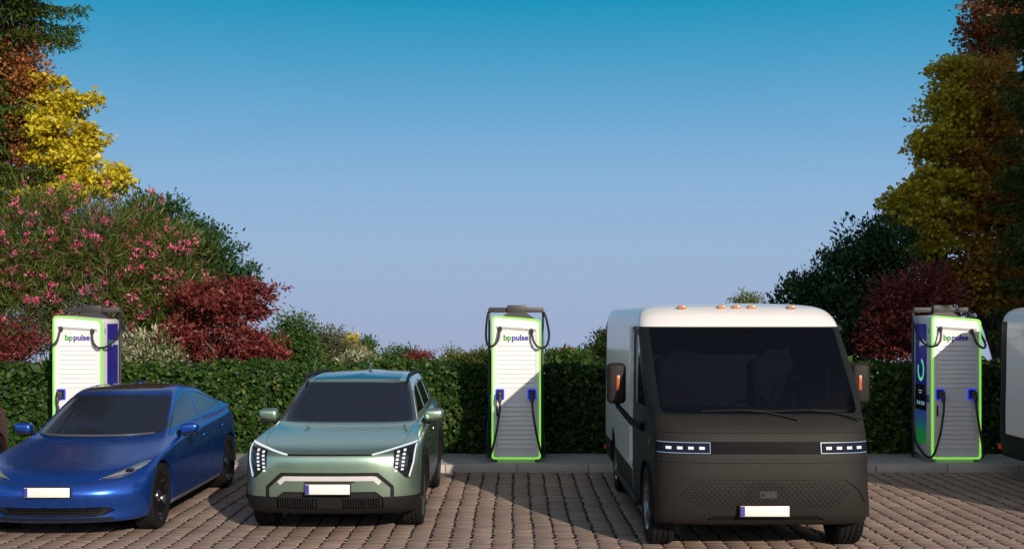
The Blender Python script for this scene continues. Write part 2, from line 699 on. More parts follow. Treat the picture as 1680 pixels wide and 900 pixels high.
def lathe_x(bm, prof, seg=40):
    """profile of (x, radius) turned round the x axis"""
    rings = []
    for x, r in prof:
        rings.append([bm.verts.new((x, r * math.cos(2 * PI * j / seg), r * math.sin(2 * PI * j / seg))) for j in range(seg)])
    for a, b in zip(rings, rings[1:]):
        for j in range(seg):
            bm.faces.new((a[j], a[(j + 1) % seg], b[(j + 1) % seg], b[j]))
    return rings


def make_wheel(parent, loc, s, R, rr, width, m_tyre, m_rim, m_hub, spokes=5, twin=True, spw=0.05):
    """rim with spokes (the part), tyre and hub cap on it; s = +1 faces +x"""
    bm = bmesh.new()
    h = width / 2
    prof = [(-h, rr * 0.96), (-h * .3, rr * 0.8), (h * .2, rr * 0.8), (h * .72, rr * .92), (h * .86, rr * .985), (h * .92, rr * 1.01), (h * .8, rr * 1.02)]
    lathe_x(bm, prof, 40)
    disc = lathe_x(bm, [(h * .1, rr * .8), (h * .08, 0.02)], 32)
    for k in range(spokes):
        a0 = 2 * PI * k / spokes + 0.3
        for da in ((-0.16, 0.16) if twin else (0,)):
            a1, a2 = a0 + da * 0.55, a0 + da * 1.5
            p = [Vector((h * .62, 0.05 * math.cos(a1), 0.05 * math.sin(a1))), Vector((h * .82, rr * .95 * math.cos(a2), rr * .95 * math.sin(a2)))]
            d = p[1] - p[0]
            t = Vector((0, -math.sin((a1 + a2) / 2), math.cos((a1 + a2) / 2)))
            q = []
            for pp, ww in ((p[0], spw), (p[1], spw * .75)):
                q.append([bm.verts.new(pp + t * ww / 2 + Vector((dx, 0, 0))) for dx in (0, -0.035)] + [bm.verts.new(pp - t * ww / 2 + Vector((dx, 0, 0))) for dx in (-0.035, 0)])
            for i in range(4):
                bm.faces.new((q[0][i], q[0][(i + 1) % 4], q[1][(i + 1) % 4], q[1][i]))
            bm.faces.new(q[1])
    if s < 0:
        bmesh.ops.scale(bm, verts=bm.verts[:], vec=(-1, 1, 1))
    w = obj('wheel', bm, m_rim, parent)
    w.location = loc
    bm = bmesh.new()
    sh = R * 0.955
    prof = [(-h * .85, rr * .98), (-h, rr + (R - rr) * .45), (-h * .95, sh), (-h * .8, R * .993)]
    nx = 4
    for i in range(nx):
        x0, x1 = -h * .8 + 1.6 * h * i / nx, -h * .8 + 1.6 * h * (i + 1) / nx
        prof += [(x0 + .004, R), (x1 - .012, R), (x1 - .009, R - .008), (x1 - .001, R - .008)]
    prof += [(h * .8, R * .993), (h * .95, sh), (h, rr + (R - rr) * .45), (h * .93, rr * 1.04), (h * .8, rr * 1.0)]
    lathe_x(bm, prof, 56)
    if s < 0:
        bmesh.ops.scale(bm, verts=bm.verts[:], vec=(-1, 1, 1))
    obj('tyre', bm, m_tyre, w)
    bm = bmesh.new()
    lathe_x(bm, [(h * .45, .06), (h * .7, .058), (h * .76, .045), (h * .78, 0.002)], 20)
    if s < 0:
        bmesh.ops.scale(bm, verts=bm.verts[:], vec=(-1, 1, 1))
    obj('hub_cap', bm, m_hub, w)
    return w


class Front:
    """lays pieces on the front of a body: (x, z) seen from the front -> point on the skin"""
    def __init__(self, bm):
        self.t = BVHTree.FromBMesh(bm)

    def hit(self, x, z):
        r = self.t.ray_cast(Vector((x, -2, z)), Vector((0, 1, 0)))
        return r[0]

    def strip(self, bm, pts, w, proud=0.006, back=0.02, step=0.03):
        """raised band of width w along a line of (x, z)"""
        P = [Vector(pts[0])]
        for q in pts[1:]:
            q = Vector(q)
            n = max(1, int((q - P[-1]).length / step))
            a = P[-1].copy()
            P += [a.lerp(q, (i + 1) / n) for i in range(n)]
        rows = []
        for i, p in enumerate(P):
            t = (P[min(i + 1, len(P) - 1)] - P[max(i - 1, 0)]).normalized()
            nn = Vector((-t.y, t.x))
            L, Rr = p + nn * w / 2, p - nn * w / 2
            a, b = self.hit(*L), self.hit(*Rr)
            if a is None or b is None: continue
            o = Vector((0, -proud, 0))
            k = Vector((0, back, 0))
            rows.append([bm.verts.new(q) for q in (a + o, b + o, b + k, a + k)])
        for r, q in zip(rows, rows[1:]):
            for i in range(4):
                bm.faces.new((r[i], r[(i + 1) % 4], q[(i + 1) % 4], q[i]))
        if rows:
            bm.faces.new(rows[0][::-1])
            bm.faces.new(rows[-1])

    def dot(self, bm, x, z, w, h, proud=0.006, back=0.02):
        c = [self.hit(x + dx * w / 2, z + dz * h / 2) for dx, dz in ((-1, -1), (1, -1), (1, 1), (-1, 1))]
        if None in c: return
        a = [bm.verts.new(p + Vector((0, -proud, 0))) for p in c]
        b = [bm.verts.new(p + Vector((0, back, 0))) for p in c]
        bm.faces.new(a)
        for i in range(4):
            bm.faces.new((a[i], b[i], b[(i + 1) % 4], a[(i + 1) % 4]))


m_tyre = mat('tyre_rubber', (0.009, 0.009, 0.0095), rough=0.8, var=0.35, scale=12, bump=0.3, bscale=90, spec=.2)
m_black = mat('black_plastic', (0.010, 0.010, 0.0105), rough=0.6, var=0.2, scale=9, spec=0.18)
m_gloss = mat('gloss_black', (0.008, 0.008, 0.01), rough=0.12, coat=0.6)
m_under = mat('underbody', (0.006, 0.006, 0.006), rough=0.9)
m_glass = mat('tinted_glass', (0.014, 0.016, 0.026), rough=0.03, var=0.1, spec=0.9, rvar=0)
m_chrome = mat('satin_metal', (0.62, 0.62, 0.63), rough=0.28, metal=1.0)
m_dark_rim = mat('dark_alloy', (0.035, 0.035, 0.037), rough=0.25, metal=0.8)
m_grey_rim = mat('grey_alloy', (0.22, 0.22, 0.23), rough=0.3, metal=0.9)
m_plate = mat('plate_white', (0.70, 0.68, 0.64), rough=0.5, var=0.03)
m_plate_blue = mat('plate_blue', (0.03, 0.03, 0.28), rough=0.5, var=0.03)
m_led = glow('white_led', (0.88, 0.94, 1.0), 0.75, base=(.2, .2, .2))
m_lamp = mat('clear_lamp', (0.32, 0.35, 0.38), rough=0.08, metal=0.5, coat=1.0, var=0.3, scale=25)
m_red_lens = mat('red_lens', (0.25, 0.01, 0.02), rough=0.15, coat=1.0)
m_amber = mat('amber_lens', (0.55, 0.10, 0.02), rough=0.2, coat=1.0)


def number_plate(parent, x, y, z, w, h, tilt=0.0):
    rot = Matrix.Rotation(tilt, 3, 'X')
    bm = bmesh.new()
    box(bm, (0, 0, 0), (w, 0.012, h), bev=0.004)
    p = obj('number_plate', bm, m_plate, parent)
    p.location = (x, y, z)
    p.rotation_euler = (tilt, 0, 0)
    bm = bmesh.new()
    box(bm, (-w / 2 + 0.021, -0.0075, 0), (0.036, 0.004, h - 0.008))
    obj('country_band', bm, m_plate_blue, p)
    bm = bmesh.new()
    ring_prism(bm, [(-w/2-.008, -h/2-.008), (w/2+.008, -h/2-.008), (w/2+.008, h/2+.008), (-w/2-.008, h/2+.008)],
               [(-w/2-.0005, -h/2-.0005), (w/2+.0005, -h/2-.0005), (w/2+.0005, h/2+.0005), (-w/2-.0005, h/2+.0005)], 'y', -0.004, 0.01)
    obj('plate_holder', bm, m_black, p)
    return p


def mirror(parent, s, c, size, m_cap, m_base, arm_to, tilt=0.0):
    """door mirror: painted cap over a dark base on a short arm; c centre, s side"""
    bm = bmesh.new()
    box(bm, (0, 0, 0), size, bev=min(size) * 0.38, seg=4)
    for v in bm.verts:                        # fuller at the inner, front side, tapering outwards
        f = 1 - 0.22 * (s * v.co.x / size[0] + 0.5)
        v.co.z *= f
        v.co.y *= f
        v.co.z += tilt * s * v.co.x
    cap = obj('door_mirror', bm, m_cap, parent, deg=60)
    cap.location = c
    bm = bmesh.new()
    box(bm, (-s * 0.005, 0.006, -size[2] * 0.47), (size[0] * 0.93, size[1] * 0.9, size[2] * 0.22), bev=size[2] * 0.09)
    a = Vector(arm_to) - Vector(c)
    tube(bm, [(-s * size[0] * .25, 0, -size[2] * 0.5), (a.x * .7, a.y * .7, -size[2] * .55 + (a.z + size[2] * .55) * .6), a], [0.03, 0.024, 0.028], 8)
    obj('mirror_base', bm, m_base, cap)
    return cap

def mirror_poly(p):
    return [(-x, z) for x, z in p]


# ------------------------------------------------------------------ low sedan
def make_sedan(m_paint, loc):
    car = empty('sedan', loc)
    rows = [
        dict(yf=.45, df=.3, w=.62, z=.20, yr=4.3),
        dict(dr=.85, nr=2.15, yf=.14, df=.45, w=.84, z=.165, yr=4.55),
        dict(dr=.85, nr=2.15, yf=.06, df=.55, n=2.4, w=.90, z=.205, yr=4.66),
        dict(dr=.85, nr=2.15, yf=.085, df=.56, n=2.4, w=.92, z=.29, yr=4.70),
        dict(dr=.85, nr=2.15, yf=.0, df=.60, n=2.35, w=.925, z=.435, yr=4.72),
        dict(dr=.85, nr=2.15, yf=.03, df=.62, n=2.3, w=.928, z=[(0, .515), (.2, .56), (1, .62)], yr=4.72),
        dict(dr=.85, nr=2.15, yf=.09, df=.66, n=2.3, w=.925, z=[(0, .58), (.12, .635), (.3, .69), (1, .80)], yr=4.70),
        dict(dr=.85, nr=2.15, yf=.17, df=.68, n=2.3, w=[(0, .915), (.18, .905), (.4, .895), (.75, .905), (1, .9)], z=[(0, .63), (.10, .70), (.17, .765), (.3, .82), (.8, .92), (1, .93)], yr=4.66),
        dict(dr=.85, nr=2.15, yf=.24, df=.66, n=2.3, w=[(0, .885), (.18, .875), (.4, .875), (.75, .88), (1, .87)], z=[(0, .66), (.10, .735), (.17, .79), (.3, .85), (.8, .965), (1, 1.0)], yr=4.62),
        dict(dr=.85, nr=2.15, yf=.60, df=.60, n=2.5, w=.84, z=[(0, .742), (.12, .81), (.3, .89), (.8, .985), (1, 1.02)], yr=4.56),
        dict(yf=.95, df=.45, w=.80, z=[(0, .825), (.12, .865), (.3, .92), (.8, 1.0), (1, 1.03)], yr=4.5),
        dict(yf=1.20, df=.42, w=.775, z=[(0, .888), (.15, .915), (.4, .955), (1, 1.04)], yr=4.36),
        dict(yf=1.66, df=.36, w=.70, z=[(0, 1.115), (.4, 1.145), (1, 1.12)], yr=3.98),
        dict(yf=2.06, df=.30, w=.605, z=[(0, 1.285), (.35, 1.325), (.7, 1.305), (1, 1.215)], yr=3.60),
        dict(yf=2.20, df=.28, w=.54, z=[(0, 1.338), (.35, 1.366), (1, 1.29)], yr=3.45),
        dict(yf=2.42, df=.25, w=.30, z=[(0, 1.37), (.4, 1.383), (1, 1.335)], yr=3.25),
        dict(yf=2.6, df=.2, w=0.0, z=1.386, yr=3.0),
    ]
    bm = shell(rows, dense=76)
    side = lambda c, n: abs(n.x) > .25 and c.z < 1.5
    W1, W2, wz, wr = .86, 3.74, .335, .37
    for y in (W1, W2):
        mark(bm, 'x', arch(y, wz, wr), lambda c, n: abs(c.x) > .5 and c.z < .85, 99)
    low = lambda c, n: abs(n.x) > .2 and c.z < .4
    mark(bm, 'x', [(1.28, .1), (3.3, .1), (3.3, .235), (1.28, .235)], low, 8)
    glass_side = lambda c, n: abs(n.x) > .3 and c.z > .9
    mark(bm, 'x', round_poly([(1.50, .95), (2.26, 1.228), (2.58, 1.28), (2.80, 1.285), (2.80, .995)], [.02, .1, .1, .02, .02]), glass_side, 2)
    mark(bm, 'x', round_poly([(2.85, 1.0), (2.85, 1.28), (3.2, 1.252), (3.58, 1.155), (3.82, 1.078), (3.80, 1.045)], [.02, .02, .2, .1, .03, .03]), glass_side, 3)
    mark(bm, 'y', round_poly([(-.62, 1.08), (.62, 1.08), (.50, 1.30), (-.50, 1.30)], .06), lambda c, n: n.y > .1 and c.y > 3.2 and c.z > .95, 4)
    mark(bm, 'z', round_poly([(-.46, 2.24), (.46, 2.24), (.45, 3.22), (-.45, 3.22)], .06), lambda c, n: n.z > .5 and c.z > 1.2, 5)
    fr = lambda c, n: n.y < -.03 and c.y < 1.3 and c.z < .95
    lamp = round_poly([(.455, .592), (.60, .652), (.80, .722), (.868, .732), (.84, .695), (.78, .648), (.66, .605)], [.01, .0, .0, .015, .02, .02, .0])
    for p in (lamp, mirror_poly(lamp)):
        mark(bm, 'y', p, fr, 6)
    mark(bm, 'y', round_poly([(-.58, .335), (.58, .335), (.64, .30), (.52, .245), (-.52, .245), (-.64, .30)], .02), fr, 7)
    mark(bm, 'z', round_poly([(-.44, .20), (.44, .20), (.60, .62), (.735, 1.20), (.755, 1.56), (.35, 1.32), (-.35, 1.32), (-.755, 1.56), (-.735, 1.20), (-.60, .62)], [.06, .06, .1, .1, .02, .1, .1, .02, .1, .1]),
         lambda c, n: n.z > .3 and c.z > .6 and c.y < 1.6 and c.z < .935, 10)
    mark(bm, 'y', round_poly([(-.745, .925), (.745, .925), (.60, 1.288), (-.60, 1.288)], [.03, .03, .08, .08]), lambda c, n: n.y < -.1 and c.y < 2.5 and c.z > .9, 1)
    door = lambda c, n: abs(n.x) > .45 and .22 < c.z < .99
    mark(bm, 'x', round_poly([(1.34, .30), (2.72, .30), (2.80, .50), (2.82, .97), (1.55, .935), (1.40, .80)], .05), door, 11)
    mark(bm, 'x', round_poly([(2.73, .30), (3.25, .30), (3.42, .60), (3.78, .85), (3.84, .995), (2.83, .97), (2.81, .50)], .04), door, 12)
    tl = [(4.15, .93), (4.6, .93), (4.6, .85), (4.28, .86)]
    mark(bm, 'x', tl, lambda c, n: abs(c.x) > .3 and c.y > 4.0 and c.z > .8, 13)
    fr_hit = Front(bm)
    take(bm, 0, 'body', m_paint, car, rim=.03)
    take(bm, 1, 'windshield', m_glass, car, push=-.004)
    for s in (1, -1):
        take(bm, 2, 'side_window', m_glass, car, push=-.005, side=s)
        take(bm, 3, 'side_window', m_glass, car, push=-.005, side=s)
        d = take(bm, 11, 'door', m_paint, car, rim=.02, gap=.004, side=s)
        h = bmesh.new()
        box(h, (s * .915, 2.60, .79), (.012, .2, .028), bev=.005)
        obj('door_handle', h, m_paint, d)
        d = take(bm, 12, 'door', m_paint, car, rim=.02, gap=.004, side=s)
        h = bmesh.new()
        box(h, (s * .915, 3.46, .82), (.012, .2, .028), bev=.005)
        obj('door_handle', h, m_paint, d)
        take(bm, 8, 'sill', mat('sill_metal', (.18, .18, .18), rough=.45, metal=.3), car, push=.004, rim=.02, side=s)
        hl = take(bm, 6, 'headlight', m_lamp, car, push=-.002, rim=.02, gap=.003, side=s)
        b = bmesh.new()
        f = lambda x: s * x
        fr_hit.strip(b, [(f(.52), .616), (f(.68), .672), (f(.84), .716)], .010, proud=.002)
        obj('daytime_strip', b, m_chrome, hl)
        b = bmesh.new()
        fr_hit.strip(b, [(f(.49), .598), (f(.68), .622), (f(.80), .664)], .007, proud=.003)
        obj('lamp_bezel', b, m_gloss, hl)
        b = bmesh.new()
        fr_hit.dot(b, f(.72), .660, .07, .03, proud=.003)
        obj('projector_lens', b, m_gloss, hl)
        take(bm, 13, 'tail_light', m_red_lens, car, push=.003, rim=.02, side=s)
        for y in (W1, W2):
            arch_liner(car, y, wz, wr + .002, .915, .5, m_under, s)
            make_wheel(car, (s * .80, y, wz), s, .335, .245, .235, m_tyre, m_dark_rim, m_chrome)
        mirror(car, s, (s * .985, 1.66, .955), (.21, .14, .125), m_paint, m_black, (s * .82, 1.76, .90), tilt=.1)
    take(bm, 4, 'rear_window', m_glass, car, push=-.004)
    take(bm, 5, 'glass_roof', m_glass, car, push=-.002)
    g = take(bm, 7, 'air_intake', m_gloss, car, push=-.035)
    b = bmesh.new()
    for z in (.265, .29, .315):
        fr_hit.strip(b, [(-.5, z), (.5, z)], .008, proud=-.01, back=.03)
    obj('intake_slat', b, m_black, g)
    take(bm, 10, 'bonnet', m_paint, car, rim=.02, gap=.0035)
    b = bmesh.new()
    fr_hit.strip(b, [(-.80, .615), (-.62, .575), (-.4, .562), (.4, .562), (.62, .575), (.80, .615)], .006, proud=.0008)
    obj('bumper_seam', b, m_under, car)
    b = bmesh.new()
    fr_hit.strip(b, [(-.62, .222), (.62, .222)], .03, proud=.012)
    obj('splitter', b, m_black, car)
    b = bmesh.new()
    box(b, (0, 2.36, .42), (1.0, 4.2, .36), bev=.05)
    box(b, (0, 2.36, .255), (1.56, 2.1, .1), bev=.03)
    obj('underbody', b, m_under, car)
    # wiper cowl at the foot of the glass
    b = bmesh.new()
    pts = [Vector((x, 1.165 + .36 * (x / .72) ** 4 * .8, .918 + .012 * (x / .72) ** 2)) for x in np.linspace(-.66, .66, 19)]
    tube(b, pts, .014, 8)
    obj('wiper_cowl', b, mat('cowl_grey', (.05, .053, .06), rough=.3), car)
    number_plate(car, 0, -.008, .495, .475, .092)
    bm.free()
    car.scale = (.925, 1, 1)
    return car


# ------------------------------------------------------------------ upright crossover
def make_suv(m_paint, loc):
    car = empty('suv', loc)
    rows = [
        dict(yf=.45, df=.3, w=.64, z=.26, yr=3.9),
        dict(yf=.16, df=.38, w=.83, z=.215, yr=4.15),
        dict(yf=.05, df=.42, n=2.9, w=.885, z=.25, yr=4.26),
        dict(yf=.015, df=.42, n=3.0, w=.90, z=.34, yr=4.30),
        dict(yf=.005, df=.42, n=3.0, w=.905, z=.48, yr=4.30),
        dict(yf=.0, df=.42, n=3.0, w=.905, z=.63, yr=4.30),
        dict(yf=.005, df=.42, n=3.0, w=.90, z=[(0, .75), (.3, .78), (1, .80)], yr=4.29),
        dict(yf=.02, df=.44, n=2.9, w=.895, z=[(0, .815), (.12, .87), (.3, .90), (1, .95)], yr=4.27),
        dict(yf=.06, df=.46, n=2.8, w=.882, z=[(0, .845), (.12, .915), (.3, .95), (1, 1.02)], yr=4.25),
        dict(yf=.18, df=.48, n=2.7, w=.85, z=[(0, .882), (.12, .955), (.3, .99), (1, 1.06)], yr=4.23),
        dict(yf=.55, df=.44, w=.815, z=[(0, .955), (.15, .995), (.3, 1.01), (1, 1.08)], yr=4.20),
        dict(yf=.92, df=.36, w=.795, z=[(0, 1.005), (.2, 1.02), (1, 1.10)], yr=4.17),
        dict(yf=1.12, df=.33, w=.78, z=[(0, 1.03), (.2, 1.045), (1, 1.12)], yr=4.15),
        dict(yf=1.50, df=.30, w=.715, z=[(0, 1.225), (.3, 1.25), (1, 1.27)], yr=4.05),
        dict(yf=1.86, df=.27, w=.645, z=[(0, 1.40), (.3, 1.43), (.7, 1.43), (1, 1.40)], yr=3.92),
        dict(yf=1.95, df=.26, w=.60, z=[(0, 1.445), (.35, 1.48), (.7, 1.475), (1, 1.44)], yr=3.86),
        dict(yf=2.15, df=.24, w=.40, z=[(0, 1.475), (.4, 1.50), (1, 1.47)], yr=3.75),
        dict(yf=2.5, df=.2, w=0.0, z=1.505, yr=3.5),
    ]
    bm = shell(rows, dense=76)
    W1, W2, wz, wr = .86, 3.50, .345, .385
    ysel = lambda c, n: n.y < -.02 and c.y < 1.4
    mark(bm, 'y', [(-1, .15), (1, .15), (1, .41), (-1, .41)], ysel, 9)
    sd = lambda c, n: abs(n.x) > .25 and c.z < .95
    for y in (W1, W2):
        mark(bm, 'x', arch(y, wz, wr + .10), sd, 9)
    mark(bm, 'x', [(.3, .1), (4.2, .1), (4.2, .40), (.3, .40)], lambda c, n: abs(n.x) > .15 and c.z < .5, 9)
    mark(bm, 'x', [(1.45, .33), (2.6, .33), (2.95, .40), (2.95, .47), (1.62, .44)], lambda c, n: abs(n.x) > .3 and c.z < .6, 14)
    for y in (W1, W2):
        mark(bm, 'x', arch(y, wz, wr), lambda c, n: abs(c.x) > .5 and c.z < .9, 99)
    gs = lambda c, n: abs(n.x) > .3 and c.z > 1.0
    mark(bm, 'x', round_poly([(1.66, 1.085), (2.20, 1.36), (2.42, 1.39), (2.56, 1.395), (2.56, 1.095)], [.03, .08, .05, .02, .02]), gs, 2)
    mark(bm, 'x', round_poly([(2.62, 1.10), (2.62, 1.395), (3.40, 1.39), (3.40, 1.12)], [.02, .02, .04, .02]), gs, 3)
    mark(bm, 'x', round_poly([(3.46, 1.16), (3.46, 1.385), (3.68, 1.365), (3.84, 1.22)], .03), gs, 5)
    mark(bm, 'y', round_poly([(-.62, 1.14), (.62, 1.14), (.56, 1.38), (-.56, 1.38)], .05), lambda c, n: n.y > .1 and c.y > 3.5 and c.z > 1.05, 4)
    mark(bm, 'z', round_poly([(-.52, 2.0), (.52, 2.0), (.50, 3.55), (-.50, 3.55)], .05), lambda c, n: n.z > .5 and c.z > 1.38, 6)
    house = [(.645, .862), (.865, .915), (.845, .70), (.80, .585), (.765, .59), (.645, .70)]
    for p in (house, mirror_poly(house)):
        mark(bm, 'y', p, ysel, 7)
    gr = round_poly([(-.545, .405), (-.47, .462), (.47, .462), (.545, .405), (.54, .285), (-.54, .285)], .01)
    mark(bm, 'y', gr, ysel, 8)
    mark(bm, 'z', round_poly([(-.60, .085), (.60, .085), (.73, .40), (.76, .95), (.77, 1.46), (.45, 1.25), (-.45, 1.25), (-.77, 1.46), (-.76, .95), (-.73, .40)], [.05, .05, .06, .1, .02, .1, .1, .02, .1, .06]),
         lambda c, n: n.z > .35 and c.z > .84 and c.y < 1.5 and c.z < 1.05, 10)
    mark(bm, 'y', round_poly([(-.775, 1.045), (.775, 1.045), (.648, 1.428), (-.648, 1.428)], [.02, .02, .05, .05]), lambda c, n: n.y < -.1 and c.y < 2.2 and c.z > 1.0, 1)
    door = lambda c, n: abs(n.x) > .45 and .4 < c.z < 1.09
    mark(bm, 'x', round_poly([(1.38, .47), (2.56, .47), (2.58, 1.07), (1.58, 1.05), (1.40, .9)], .04), door, 11)
    mark(bm, 'x', round_poly([(2.60, .47), (2.98, .47), (3.15, .74), (3.42, .85), (3.42, 1.09), (2.62, 1.075)], .04), door, 12)
    tl = [(4.0, .98), (4.3, .98), (4.3, .70), (4.12, .72)]
    mark(bm, 'x', tl, lambda c, n: abs(c.x) > .4 and c.y > 3.9, 13)
    F = Front(bm)
    take(bm, 0, 'body', m_paint, car, rim=.025)
    take(bm, 9, 'cladding', m_black, car, push=.002, rim=.02)
    take(bm, 1, 'windshield', m_glass, car, push=-.004)
    take(bm, 4, 'rear_window', m_glass, car, push=-.004)
    take(bm, 6, 'glass_roof', m_glass, car, push=-.002)
    take(bm, 10, 'bonnet', m_paint, car, rim=.02, gap=.0035)
    for s in (1, -1):
        take(bm, 2, 'side_window', m_glass, car, push=-.005, side=s)
        take(bm, 3, 'side_window', m_glass, car, push=-.005, side=s)
        take(bm, 5, 'side_window', m_glass, car, push=-.005, side=s)
        take(bm, 14, 'sill_trim', m_chrome, car, push=.003, rim=.01, side=s)
        for pid, y in ((11, 2.40), (12, 3.26)):
            d = take(bm, pid, 'door', m_paint, car, rim=.02, gap=.004, side=s)
            h = bmesh.new()
            box(h, (s * .896, y, .86), (.014, .2, .03), bev=.005)
            obj('door_handle', h, m_paint, d)
        take(bm, 13, 'tail_light', m_red_lens, car, push=.003, rim=.02, side=s)
        hl = take(bm, 7, 'headlight', m_gloss, car, push=-.003, rim=.02, gap=.002, side=s)
        b = bmesh.new()
        F.strip(b, [(s * .43, .823), (s * .52, .842), (s * .68, .878), (s * .862, .917)], .012, proud=.008)
        F.strip(b, [(s * .858, .90), (s * .842, .74), (s * .802, .60)], .013, proud=.008)
        obj('daytime_strip', b, m_led, hl)
        b = bmesh.new()
        for i in range(6):
            for j in range(2):
                F.dot(b, s * (.692 + .062 * j - .004 * i), .842 - .036 * i + .013 * j, .026, .019, proud=.005)
        tag(obj('led_cluster', b, m_led, hl))
        for y in (W1, W2):
            arch_liner(car, y, wz, wr + .002, .895, .48, m_under, s)
            make_wheel(car, (s * .785, y, wz), s, .345, .245, .225, m_tyre, m_grey_rim, m_black, spokes=5, twin=True, spw=.06)
        mirror(car, s, (s * .955, 1.62, 1.085), (.23, .15, .15), m_paint, m_black, (s * .82, 1.70, 1.01), tilt=.05)
        b = bmesh.new()
        rail = [Vector((s * .615, 1.98, 1.435)), Vector((s * .612, 2.16, 1.475)), Vector((s * .605, 2.45, 1.494)), Vector((s * .60, 3.3, 1.49)), Vector((s * .59, 3.6, 1.47)), Vector((s * .58, 3.74, 1.44))]
        tube(b, spline(rail, 6), .019, 10)
        obj('roof_rail', b, m_black, car)
    for s in (1, -1):                          # black flares standing out round the wheels
        for y in (W1, W2):
            b = bmesh.new()
            n = 22
            A = [PI * 1.0 - PI * i / n for i in range(n + 1)]
            O = [(y + (wr + .095) * math.cos(t), wz + (wr + .085) * math.sin(t)) for t in A]
            I = [(y + wr * math.cos(t), wz + wr * math.sin(t)) for t in A]
            for k in range(n):
                q = [[b.verts.new((s * xx, *p)) for p in (O[k], O[k + 1], I[k + 1], I[k])] for xx in (.855, .925)]
                for a_, b_ in ((0, 1), (1, 2), (2, 3), (3, 0)):
                    b.faces.new((q[0][a_], q[0][b_], q[1][b_], q[1][a_]))
                b.faces.new(q[1])
            bmesh.ops.remove_doubles(b, verts=b.verts[:], dist=.0005)
            obj('wheel_flare', b, m_black, car)
    g = take(bm, 8, 'grille', m_under, car, push=-.03)
    b = bmesh.new()
    for i in range(15):
        for s in (1, -1):
            F.strip(b, [(s * (.155 + .0255 * i), .30), (s * (.155 + .0255 * i), .388)], .012, proud=.004, back=.03)
    tag(obj('grille_slats', b, m_black, g))
    b = bmesh.new()
    F.strip(b, [(-.125, .345), (.125, .345)], .10, proud=.006)
    F.strip(b, [(-.53, .40), (.53, .40)], .014, proud=.004)
    obj('radar_cover', b, m_black, g)
    b = bmesh.new()
    F.strip(b, [(-.635, .405), (-.635, .505), (-.49, .632), (.49, .632), (.635, .505), (.635, .405)], .036, proud=.004)
    obj('bumper_frame', b, m_black, car)
    b = bmesh.new()
    F.strip(b, [(-.515, .545), (-.455, .593), (.455, .593), (.515, .545)], .046, proud=.006)
    obj('bumper_trim', b, mat('bumper_silver', (.55, .53, .54), rough=.4, metal=.2), car)
    b = bmesh.new()
    F.strip(b, [(-.26, .556), (.26, .556)], .012, proud=.003)
    obj('bumper_groove', b, m_black, car)
    b = bmesh.new()
    F.strip(b, [(-.44, .820), (.44, .820)], .017, proud=.003)
    obj('bonnet_seam', b, m_gloss, car)
    b = bmesh.new()
    b.free()
    b = bmesh.new()                            # aerial fin at the back of the roof
    fin = [(3.30, 1.495), (3.46, 1.585), (3.50, 1.585), (3.54, 1.495)]
    prism(b, fin, 'x', -.018, .018)
    obj('aerial_fin', b, m_paint, car)
    b = bmesh.new()
    box(b, (0, 2.15, .44), (1.0, 3.9, .34), bev=.05)
    box(b, (0, 2.2, .28), (1.5, 2.0, .12), bev=.03)
    obj('underbody', b, m_under, car)
    number_plate(car, -.01, -.025, .492, .45, .098)
    bm.free()
    car.scale = (.965, 1, 1)
    return car


def clear_tint(name, c):
    """thin dark glass: mirrors the sky and lets a little of the cab through"""
    m, n, l, b = nodes_of(name)
    setin(b, rough=.02, spec=.5)
    b.inputs['Base Color'].default_value = (.004, .004, .006, 1)
    tr = n.new('ShaderNodeBsdfTransparent')
    nz = n.new('ShaderNodeTexNoise')
    nz.inputs['Scale'].default_value = 3.0
    mp = n.new('ShaderNodeMapRange')
    mp.inputs['To Min'].default_value, mp.inputs['To Max'].default_value = .50, .58
    l.new(nz.outputs['Fac'], mp.inputs['Value'])
    tr.inputs['Color'].default_value = (*c, 1)
    ad = n.new('ShaderNodeAddShader')
    mx = n.new('ShaderNodeMixShader')
    l.new(mp.outputs[0], mx.inputs[0])
    l.new(b.outputs[0], mx.inputs[1])
    gl = n.new('ShaderNodeBsdfGlossy')
    gl.inputs['Color'].default_value = (.045, .045, .045, 1)
    gl.inputs['Roughness'].default_value = .02
    l.new(tr.outputs[0], ad.inputs[0])
    l.new(gl.outputs[0], ad.inputs[1])
    l.new(ad.outputs[0], mx.inputs[2])
    l.new(mx.outputs[0], n['Material Output'].inputs[0])
    return m


